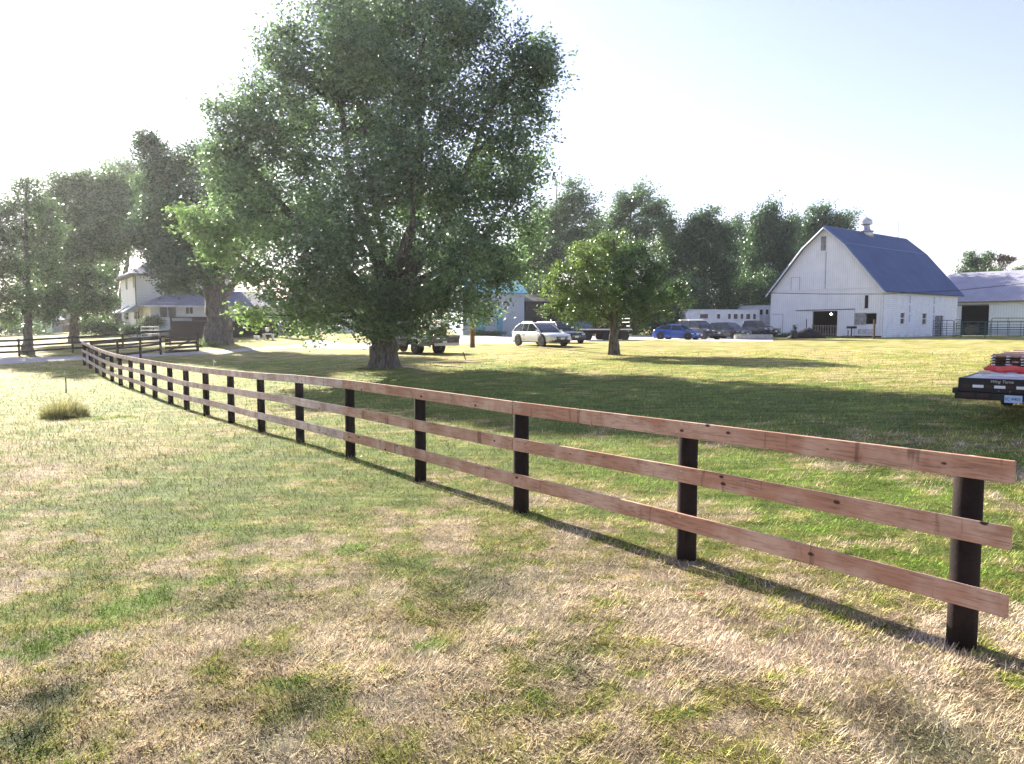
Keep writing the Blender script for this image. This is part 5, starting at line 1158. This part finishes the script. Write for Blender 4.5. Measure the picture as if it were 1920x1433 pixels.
tree('shade_tree', 'huge spreading shade tree with a thick flared trunk just behind the fence', (718,690), 35.7,
     [dict(p=[(718,690),(718,640),(722,590),(735,540)], r=(.60,.46), root=True),
      dict(p=[(735,545),(760,480),(785,380),(790,250),(780,120)], r=(.42,.08)), dict(p=[(730,550),(700,470),(660,360),(640,220),(630,80)], r=(.38,.07)),
      dict(p=[(740,550),(820,450),(870,330),(920,200),(985,120)], r=(.33,.06)), dict(p=[(722,580),(640,500),(560,420),(480,330),(440,240)], r=(.32,.06)),
      dict(p=[(728,560),(800,520),(880,480),(950,400)], r=(.26,.06)), dict(p=[(722,590),(630,560),(540,530),(440,480),(380,420)], r=(.24,.05)), dict(p=[(730,570,0),(750,500,-2),(780,400,-3.5),(760,280,-4)], r=(.26,.06)), dict(p=[(730,570,0),(720,480,2.5),(700,350,4),(720,200,4)], r=(.26,.06))],
     big_lobes, M['leaf_maple'], 215000, .185, .27, per=22, seed=3, flare=1.45, depth=.9, shell=.5)

tree('lawn_tree', 'round medium sized lawn tree standing alone between the cars and the fence', (1150,665), 44.4,
     [dict(p=[(1150,665),(1150,610),(1152,570),(1158,500),(1150,450)], r=(.30,.07), root=True), dict(p=[(1151,600),(1110,540),(1070,500)], r=(.14,.04)), dict(p=[(1151,590),(1200,550),(1240,510)], r=(.13,.04)), dict(p=[(1152,622),(1190,600),(1225,590)], r=(.07,.03))],
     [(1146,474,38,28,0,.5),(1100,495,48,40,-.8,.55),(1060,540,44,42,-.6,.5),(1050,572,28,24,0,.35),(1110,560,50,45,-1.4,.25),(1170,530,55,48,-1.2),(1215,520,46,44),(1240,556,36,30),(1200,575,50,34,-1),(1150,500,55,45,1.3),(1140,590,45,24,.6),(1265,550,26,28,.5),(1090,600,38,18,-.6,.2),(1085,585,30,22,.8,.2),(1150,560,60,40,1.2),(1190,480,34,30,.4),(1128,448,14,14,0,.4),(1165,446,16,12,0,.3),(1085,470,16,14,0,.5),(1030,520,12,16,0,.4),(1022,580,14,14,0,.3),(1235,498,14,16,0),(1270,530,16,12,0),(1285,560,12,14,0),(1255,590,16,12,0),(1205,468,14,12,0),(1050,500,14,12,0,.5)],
     M['leaf_yel'], 38000, .16, .17, r0=.3, per=24, seed=5, flare=1.35)
tree('maple_tree', 'dark broad tree with a massive grey trunk in front of the farmhouse', (410,645), 60,
     [dict(p=[(408,645),(408,600),(405,560),(400,520)], r=(1.0,.75), root=True), dict(p=[(402,560),(360,470),(320,380),(285,270)], r=(.5,.08)), dict(p=[(406,565),(420,480),(400,380),(380,290)], r=(.5,.08)), dict(p=[(395,560),(340,520),(290,500)], r=(.3,.06)), dict(p=[(410,570),(460,500),(500,420)], r=(.4,.07))],
     [(285,285,30,32,0),(275,265,15,22,0),(330,320,48,40),(385,300,46,36),(290,350,40,40),(350,390,55,45,-2),(420,370,55,50),(300,420,50,42),(360,460,55,42,-2),(308,490,40,30),(340,510,55,30,-2.5),(292,455,30,28,1),(420,450,60,50,1),(400,498,60,26,2),(470,430,50,50,2),(325,538,38,12,-2),(250,440,26,30),(470,350,50,50,3)],
     M['leaf_dark'], 80000, .25, .36, per=26, seed=8, flare=1.2)
tree('left_tree', 'tall thin crowned tree behind the drive fence, leftmost in view', (50,664), 57,
     [dict(p=[(51,664),(52,610),(52,560),(50,480),(48,400),(50,345)], r=(.34,.05), root=True), dict(p=[(52,600),(20,540),(-15,500)], r=(.15,.04)), dict(p=[(51,580),(80,540),(105,520)], r=(.14,.04)), dict(p=[(50,540),(20,470),(0,420)], r=(.13,.04)), dict(p=[(50,500),(80,440),(95,390)], r=(.12,.04))],
     [(50,350,26,22),(20,390,34,30),(75,390,32,30),(0,440,40,36),(50,440,38,34),(95,440,30,34),(-30,500,46,44),(20,500,40,34),(85,500,36,34),(-50,560,44,40),(0,560,40,30),(60,560,30,26),(105,555,34,28),(-90,520,50,60),(20,600,24,16),(90,590,26,20),(-40,430,34,40)],
     M['leaf_grey'], 40000, .22, .34, per=20, seed=9, flare=1.7)
tree('maple_tree', 'full grey green tree with a forked dark trunk left of the farmhouse', (139,638), 70,
     [dict(p=[(139,640),(139,600),(142,580)], r=(.42,.36), root=True), dict(p=[(140,590),(120,540),(110,450),(120,350)], r=(.25,.05)), dict(p=[(142,590),(165,530),(180,440),(190,360)], r=(.25,.05)), dict(p=[(140,595),(110,560),(85,540)], r=(.15,.04)), dict(p=[(143,595),(185,560),(210,540)], r=(.15,.04))],
     [(120,350,36,28),(165,350,40,32),(210,345,36,30),(100,395,40,34),(150,400,48,40),(210,400,44,40),(90,450,40,40),(145,460,48,40),(205,460,46,40),(235,430,30,34),(95,510,44,34),(155,520,50,36),(110,560,46,28),(170,570,46,26),(200,565,16,20),(80,560,30,22),(230,370,30,30)],
     M['leaf_grey'], 70000, .26, .36, per=24, seed=12, flare=1.35)
tree('cottonwood_tree', 'tree with twin dark trunks directly left of the farmhouse wall', (215,612), 100,
     [dict(p=[(213,618),(212,570),(216,520),(220,440),(235,360)], r=(.85,.2), root=True), dict(p=[(222,618),(226,560),(240,480),(250,400)], r=(.6,.12), root=True)],
     [(230,350,44,40),(270,370,40,40),(215,400,40,40),(255,430,44,40),(200,450,34,34),(235,320,34,26),(300,380,34,40),(190,400,36,40),(200,500,16,30),(200,540,16,20)],
     M['leaf_maple'], 28000, .36, .5, per=20, seed=14)

def bgtree(lab, base, Y, top, lobes0, m=None, n=15000, flow=(0,0,0), seed=1, size=.36, sig=.65, group='trees beyond the yard', name='windbreak_tree', **k):
    rp = random.Random(seed); lobes0 = [(l[0], l[1]+14, l[2], l[3]) for l in lobes0]; lobes = [(l[0], l[1]+4, l[2]*.86, l[3]*.86) for l in lobes0]
    for l in lobes0[:8]:
        for _ in range(2): lobes.append((l[0]+rp.uniform(-.8, 1.0)*l[2], l[1]-l[3]*rp.uniform(.5, 1.05), rp.uniform(4, 8), rp.uniform(8, 15)))
    return tree(name, lab, base, Y, [dict(p=[(base[0],base[1]),(base[0]+2,(base[1]+top)//2),(base[0]+4,top+20)], r=(.4,.07), root=True)], lobes, m or M['leaf_dark'], int(n*1.9), size*.95, sig*.72, per=20, flow=flow, seed=seed, group=group, **k)
WIND = (1.1, 0, .75)
bgtree('wind blown tree between the large tree crown and the round lawn tree', (1040,622), 100, 330, [(1075,352,26,20),(1050,380,32,30),(1090,385,26,28),(1020,410,34,36),(1065,430,40,34),(1100,430,26,30),(1030,470,44,36),(1085,480,36,34),(990,450,36,40)], M['leaf_grey'], 11000, WIND, 21, zsq=.5)
bgtree('tall wispy wind blown tree rising behind the round lawn tree', (1180,620), 105, 345, [(1165,370,24,20),(1185,362,26,18),(1215,385,30,20),(1150,400,30,26),(1235,405,26,22),(1195,420,40,28),(1140,435,30,24),(1245,440,24,28),(1180,460,44,26),(1120,465,26,30)], M['leaf_grey'], 11500, WIND, 22, zsq=.5)
bgtree('dense rounded tree above the blue coupe, right of the wispy one', (1318,620), 102, 385, [(1312,405,30,20),(1340,418,32,26),(1290,430,34,30),(1355,445,26,30),(1320,460,44,34),(1275,470,34,34),(1350,490,40,36),(1300,510,50,40),(1250,510,36,36)], M['leaf_dark'], 17000, (.5,0,.6), 23)
bgtree('spiky topped dark tree above the horse trailers', (1440,620), 106, 385, [(1442,398,14,14),(1445,418,26,24),(1415,430,24,24),(1470,435,26,30),(1440,455,40,30),(1410,480,34,34),(1470,480,36,36),(1440,520,50,40),(1400,530,34,36),(1480,530,30,40)], M['leaf_dark'], 17000, (.35,0,1.3), 24)
bgtree('dark feathery tree directly behind the barn roof peak', (1540,620), 118, 385, [(1520,405,24,20),(1550,400,30,16),(1575,410,24,14),(1530,430,34,26),(1500,440,26,30),(1560,430,34,24),(1515,470,36,40),(1485,490,30,40)], M['leaf_dark'], 13000, (1.0,0,.9), 25)
bgtree('pale green tree seen through the right side of the large crown', (955,620), 104, 440, [(930,470,44,34),(975,460,40,36),(1000,500,40,36),(940,510,44,36),(985,535,40,26),(900,500,36,36)], M['leaf_maple'], 13000, (.2,0,.2), 26)
bgtree('tree behind the pale farm outbuildings left of the large trunk', (650,620), 108, 480, [(640,520,50,40),(600,550,44,34),(690,540,50,40),(560,560,34,30),(740,560,44,34),(800,540,50,44),(850,520,40,40)], M['leaf_dark'], 12000, (0,0,0), 27)
bgtree('small scrubby tree above the ridge of the long shed', (1828,560), 128, 465, [(1828,475,16,12),(1838,490,20,12),(1815,495,18,12),(1805,507,14,10),(1835,510,24,14),(1845,478,8,10)], M['leaf_dark'], 2600, (.3,0,.3), 28, .4, .55)
bgtree('low green tree top above the shed ridge at the right edge', (1905,560), 132, 495, [(1905,505,20,10),(1925,503,20,12),(1885,512,16,8),(1870,503,14,8),(1850,508,16,8)], M['leaf_maple'], 2200, (.2,0,.3), 29, .4, .5)
for k, (px, Y, top, w) in enumerate([(1110,122,408,40),(1255,124,420,40),(1385,126,405,34),(1490,124,405,30),(1010,120,385,44),(880,124,460,50),(330,110,400,50),(60,120,440,44),(178,112,372,50)]):
    bgtree('dark tree filling the back of the belt '+['behind the round lawn tree','right of the wispy tree','between the two right hand crowns','just left of the barn ridge','left of the wind blown tree','behind the white shed','behind the farmhouse roof','beyond the leftmost trunk','between the forked dark trunk and the farmhouse'][k], (px,622), Y, top, [(px,top+14,w*.5,16),(px-w*.6,top+34,w*.6,24),(px+w*.6,top+30,w*.6,24),(px,top+50,w,30),(px-w*.5,top+90,w*.8,34),(px+w*.5,top+88,w*.8,34),(px,top+130,w,34)], M['leaf_dark'], 9000, (.3,0,.4), 130+k)
# leafless tree
def bare(lab, px, py, Y, hpx, seed):
    rs = random.Random(seed); X = xat(px, Y, py); g = G3(X, Y); o = thing('bare_tree', lab, 'tree', (X, Y, g)); S = Y/F; q = MB(); tgt = zat(hpx, Y)-g
    def grow(p, d, L, r, k):
        e = p+d*L; m_ = (p+e)/2+Vector((rs.uniform(-1,1), rs.uniform(-1,1), 0))*L*.06; q.tube([p, m_, e], [max(r,.05), max(r*.8,.045), max(r*.6,.04)], 5 if k > 2 else 4, False)
        if k == 0: return
        for _ in range(3 if k > 1 else 2):
            a = Vector((rs.uniform(-1,1), rs.uniform(-1,1), rs.uniform(-.1,.8)))*.75; grow(e, (d+a).normalized(), L*rs.uniform(.62,.82), r*.55, k-1)
    grow(Vector((0,0,-.2)), Vector((.03,0,1)), tgt*.52, .24, 0); grow(Vector((.1,0,tgt*.5)), Vector((0,0,1)), tgt*.14, .15, 6)
    q.build('trunk', M['bark'], o); return o
bare('leafless grey tree above the ridge of the long shed', 1860, 560, 130, 470, 3)

# dark undergrowth trees behind the vehicles: one thing each
ug = [(1020,92,520,44,'left of the round lawn tree'),(1075,94,530,40,'behind the dark crossover'),(1130,96,520,44,'behind the wagon, left end'),(1190,95,515,46,'behind the wagon, right end'),(1240,92,520,40,'behind the blue coupe tail'),(1292,95,515,44,'over the long horse trailer nose'),(1345,99,512,44,'over the middle of the long horse trailer'),(1398,101,510,42,'over the row of trailer windows'),(1440,103,500,36,'touching the barn corner')]
for k, (px, Y, top, w, where) in enumerate(ug):
    tree('undergrowth_tree', 'dense dark low branching tree '+where, (px,624), Y, [dict(p=[(px,626),(px+2,590),(px-2,top+30)], r=(.25,.06), root=True)],
         [(px,top+22,w*.7,22),(px-w*.4,top+45,w*.7,24),(px+w*.4,top+48,w*.7,24),(px-w*.3,top+75,w*.8,22,-1),(px+w*.35,top+78,w*.8,22,-1),(px,top+98,w,14,-1.2)], M['leaf_dark'], 7500, .34, .55, per=16, seed=40+k, group='dark trees forming the hedge line behind the vehicles')
# shrubs
def shrub(name, lab, base, Y, lobes, m, n, size=.12, sig=.2, seed=1, group=None, cat='shrub', **k):
    return tree(name, lab, base, Y, [dict(p=[(base[0],base[1]),(base[0]+1,int(lobes[0][1]))], r=(.06,.02))], lobes, m, n, size, sig, per=14, seed=seed, group=group, cat=cat, **k)
shrub('round_shrub', 'dark rounded evergreen shrub in shade beside the garden bench', (545,633), 70, [(545,612,22,20,0),(545,605,17,14,0)], M['leaf_spruce'], 6000, .12, .13, 61)
shrub('lilac_shrub', 'large grey green shrub mass left of the farmhouse, left half', (172,628), 84, [(172,608,30,16),(155,615,22,14),(190,605,24,16)], M['leaf_grey'], 5000, .22, .35, 62)
shrub('lilac_shrub', 'grey green shrub against the twin trunks', (210,628), 84, [(210,612,24,14),(225,618,20,10),(195,618,20,12)], M['leaf_grey'], 4000, .22, .35, 63)
shrub('hedge_shrub', 'low dark hedge shrub under the sunlit farmhouse wall', (250,630), 72, [(238,620,14,10),(255,619,16,10),(270,618,14,10)], M['leaf_dark'], 4500, .14, .2, 64)
shrub('foundation_shrub', 'dark clipped shrub beside the farmhouse corner', (287,622), 71, [(276,604,9,12),(292,603,14,12),(300,606,9,9)], M['leaf_dark'], 3500, .12, .16, 65)
shrub('far_shrub', 'hazy shrub clump at the far left edge behind the fence', (10,636), 95, [(5,600,34,34),(30,615,28,20),(-25,600,40,40),(60,618,24,14)], M['leaf_grey'], 8000, .28, .5, 66)
shrub('hedge_shrub', 'low dark hedge along the foot of the barn front, left of the tarp heap', (1470,632), 84, [(1455,631,14,5,0),(1475,630,16,6,0),(1487,629,12,6,0)], M['leaf_dark'], 3500, .12, .14, 67)
shrub('tall_weed', 'tall thin weed growing against the white barn front', (1490,630), 84.5, [(1489,620,4,8,0),(1491,612,2.5,5,0)], M['leaf_dark'], 300, .14, .10, 68, cat='weed')
shrub('tall_weed', 'short weed beside the barn left door', (1457,630), 86, [(1455,622,5,6,0),(1460,620,3,5,0)], M['leaf_dark'], 300, .14, .10, 69, cat='weed')
shrub('yard_weeds', 'pale weeds growing in front of the barn doorway sill', (1575,638), 79, [(1562,636,14,4,0),(1585,635,16,4,0),(1608,634,14,3,0)], M['weed'], 2600, .12, .12, 70, cat='weed')
shrub('planter_plants', 'green weeds growing in the left part of the stone planter', (1392,634), 74.2, [(1390,629,10,5,0),(1402,630,9,4,0)], M['weed'], 900, .1, .1, 71, cat='weed')
shrub('shed_weeds', 'bright weeds along the foot of the white shed', (920,628), 82, [(905,625,18,4,0),(930,626,18,4,0),(890,624,10,4,0)], M['weed'], 3000, .14, .15, 72, cat='weed')
shrub('young_shrub', 'bright yellow green shrub behind the drive in sunlight', (582,636), 84, [(578,624,13,8,0),(590,629,14,6,0),(566,628,8,6,0)], M['leaf_yel'], 2600, .14, .2, 73)

def tuft(name, lab, cat, x, y, n, rad, h, mats, seed, lean=.5, w=.012):
    rs = np.random.default_rng(seed); ang = rs.uniform(0, 6.28, n); rr = rad*np.sqrt(rs.random(n)); bx_ = rr*np.cos(ang); by_ = rr*np.sin(ang)*.8
    d = np.c_[bx_/rad*lean+rs.normal(0, .38, n), by_/rad*lean+rs.normal(0, .38, n), np.ones(n)]; d /= np.linalg.norm(d, axis=1)[:, None]
    ln = h*rs.uniform(.25, 1, n)**1.2*(1-.45*rr/rad)*(.65+.5*np.sin(ang*2+seed)); p = rs.uniform(0, 6.28, n); s = np.c_[np.cos(p), np.sin(p), np.zeros(n)]*w*.5
    B = np.c_[bx_, by_, np.full(n, -.02)]; m1 = B+d*ln[:, None]*.6; bend = np.c_[d[:, 0], d[:, 1], np.full(n, -.15)]*ln[:, None]*.35
    tip = m1+d*ln[:, None]*.35+bend
    V = np.stack([B-s, B+s, m1+s*.7, m1-s*.7, tip], 1).reshape(-1, 3); i = np.arange(n)[:, None]*5
    Fq = np.concatenate([i+np.array([[0,1,2,3]])]); 
    tri = i+np.array([[3,2,4,4]]); V = V
    # store tips as quads with a tiny extra vertex
    V2 = np.concatenate([V, tip+s*.1]); tri = np.c_[i[:, 0]+3, i[:, 0]+2, np.arange(n)+5*n, i[:, 0]+4]
    col = np.c_[rs.random(n), rs.random(n)**1.5, rs.random(n)]; cv = np.concatenate([np.repeat(col, 5, 0), col])
    o = raw(name, V2, np.concatenate([Fq, tri]), mats, 4, None, (x, y, G3(x, y)), {'col': cv}); return tag(o, lab, cat)
M['dryweed'] = leafmat('dry_weed_blades', (.30,.24,.13), (.42,.34,.19), (.22,.23,.09), .3)
M['freshweed'] = leafmat('fresh_weed_blades', (.10,.17,.03), (.15,.25,.045), (.24,.32,.06), .4)
wx_, wy_ = ground(122, 782)
tuft('weed_clump', 'tall dry unmown weed clump around the thin metal stake', 'weed', wx_, wy_, 2600, .60, 1.0, M['dryweed'], 5, .55, .014)
wx2, wy2 = ground(205, 785); tuft('weed_clump', 'low green weed patch right of the tall dry clump', 'weed', wx2, wy2, 1500, .8, .16, M['freshweed'], 6, 1.0, .016)
fx_, fy_ = ground(388, 642); tuft('daylily_clump', 'pale green strap leaved plant at the foot of the massive grey trunk', 'plant', xat(388, 58, 640), 58, 260, .8, 1.3, M['leaf_yel'], 7, .9, .07)
# small leafy weeds standing out of the foreground turf
wl = [(290,1125,'bright green leafy weed patch, left foreground','A'),(968,1188,'tiny clover sprig in the middle foreground','B'),(660,1035,'bright weed patch left of the third post','C'),(530,1102,'small bright weed right of the big left patch','D'),(165,917,'yellowish weed patch in the left middle grass','E'),(390,985,'green weed patch beyond the left foreground patch','F'),(40,1235,'large green weed patch at the left edge','G'),(440,1090,'coarse green grass tussock behind the left foreground patch','H'),(800,1212,'faint green weed left of the clover sprig','I'),(1385,925,'bright green weeds just behind the second rail bay','J')]
for k, (px, py, lab, _) in enumerate(wl):
    x, y = ground(px, py); big_ = {0: (.30, 500), 1: (.05, 90), 6: (.36, 600), 7: (.28, 420), 9: (.5, 500)}.get(k, (.2, 240))
    tuft('lawn_weed', lab, 'weed', x, y, big_[1], big_[0], .05 if k != 1 else .04, M['freshweed'], 80+k, 1.6, .011)
# grass left unmown around the fence posts: one soft tuft per near post
for k in range(0, 9):
    x, y = FP[k]; o = tuft('post_tuft', 'unmown grass tuft around the foot of fence post number %d' % (k+1), 'grass', x, y, 420, .24, .15, M['dryweed'], 120+k, 1.0, .007)
    o['label'] = ['grass tuft at the foot of the nearest fence post', 'grass tuft at the foot of the second fence post', 'grass tuft at the foot of the third fence post, where rails join', 'grass tuft at the foot of the fourth fence post', 'grass tuft at the foot of the fifth fence post', 'grass tuft at the foot of the sixth fence post', 'grass tuft at the foot of the seventh fence post', 'grass tuft at the foot of the eighth fence post', 'grass tuft at the foot of the ninth fence post'][k]; o['group'] = 'grass tufts at the fence posts'
# roots tuft round large trunk
tx_, ty__ = xat(718, 35.7, 690), 35.7; tuft('trunk_grass', 'ring of longer green grass around the flared base of the large trunk', 'grass', tx_, ty__, 1800, 1.35, .22, M['weed'], 150, .9, .02)
# far wood line closing the horizon
def farwood():
    rs = np.random.default_rng(77); T = []
    for x in np.linspace(-330, 330, 420):
        y = 250+30*math.sin(x*.03)+rs.uniform(-10, 10); h = 7+3*math.sin(x*.11)+rs.uniform(-2, 2)
        if -60 < x < 90: h += 1
        g = float(terr(np.array([x]), np.array([y]))[0])
        for _ in range(14): T.append((x+rs.normal(0, 1.2), y+rs.normal(0, 3), g+rs.uniform(.3, h)))
    o = leaf_mesh('far_wood', np.array(T), 6, 1.0, 1.5, M['leaf_grey'], None, (0,0,0), rs); tag(o, 'distant tree line along the flat horizon', 'wood', kind='stuff')
farwood()
# ------------------------------------------------------------ sky, sun, haze, camera
AZ, EL = R(-36.3), R(27)
w = bpy.data.worlds.new("World"); bpy.context.scene.world = w; w.use_nodes = True; nt = w.node_tree; nt.nodes.clear()
ou = nt.nodes.new('ShaderNodeOutputWorld'); bg = nt.nodes.new('ShaderNodeBackground'); sk = nt.nodes.new('ShaderNodeTexSky'); sk.sky_type = 'NISHITA'; sk.sun_disc = False
sk.sun_elevation = EL; sk.sun_rotation = AZ; sk.air_density = 1.4; sk.dust_density = .7; sk.ozone_density = 2.0; sk.altitude = 200
hs = nt.nodes.new('ShaderNodeHueSaturation'); hs.inputs['Saturation'].default_value = .74; nt.links.new(sk.outputs[0], hs.inputs['Color']); nt.links.new(mixc(nt, 1.0, hs.outputs[0], (1.01,.93,1.17), 'MULTIPLY'), bg.inputs[0]); bg.inputs[1].default_value = .057; nt.links.new(bg.outputs[0], ou.inputs[0])
sd_ = Vector((math.sin(AZ)*math.cos(EL), math.cos(AZ)*math.cos(EL), math.sin(EL)))
sl = bpy.data.lights.new('sun', 'SUN'); sl.energy = 5; sl.angle = R(.6); sl.color = (1, .92, .77)
so_ = bpy.data.objects.new('sun', sl); C.objects.link(so_); so_.rotation_euler = sd_.to_track_quat('Z', 'Y').to_euler()
cam = bpy.data.cameras.new('camera'); cam.sensor_width = 36; cam.lens = F/1920*36; cam.clip_end = 2000; cam.clip_start = .05
co = bpy.data.objects.new('camera', cam); C.objects.link(co); co.location = (0, 0, CAMZ); co.rotation_euler = (R(90)-PITCH, 0, 0)
sc = bpy.context.scene; sc.camera = co
sc.view_settings.view_transform = 'Standard'; sc.view_settings.look = 'None'; sc.view_settings.exposure = 2.0; sc.view_settings.gamma = 1
sc.cycles.max_bounces = 8; sc.cycles.transparent_max_bounces = 8; sc.cycles.diffuse_bounces = 3; sc.cycles.glossy_bounces = 3; sc.cycles.transmission_bounces = 4
sc.cycles.caustics_reflective = False; sc.cycles.caustics_refractive = False

hm = bpy.data.materials.new('haze'); hm.use_nodes = True; hn = hm.node_tree; hn.nodes.clear(); ho = hn.nodes.new('ShaderNodeOutputMaterial'); hv = hn.nodes.new('ShaderNodeVolumePrincipled')
hv.inputs['Color'].default_value = (.93,.95,1,1); hv.inputs['Density'].default_value = .00024; hv.inputs['Anisotropy'].default_value = .6; hn.links.new(hv.outputs[0], ho.inputs['Volume'])  # scattering volume added for sunward glare and lifted shadows
hb_ = MB().b2(-420, 420, -30, 470, -3, 40).build('haze', hm); tag(hb_, kind='stuff', label='thin haze added over the farm to imitate veiling sun glare', cat='haze')
sc.cycles.volume_bounces = 0
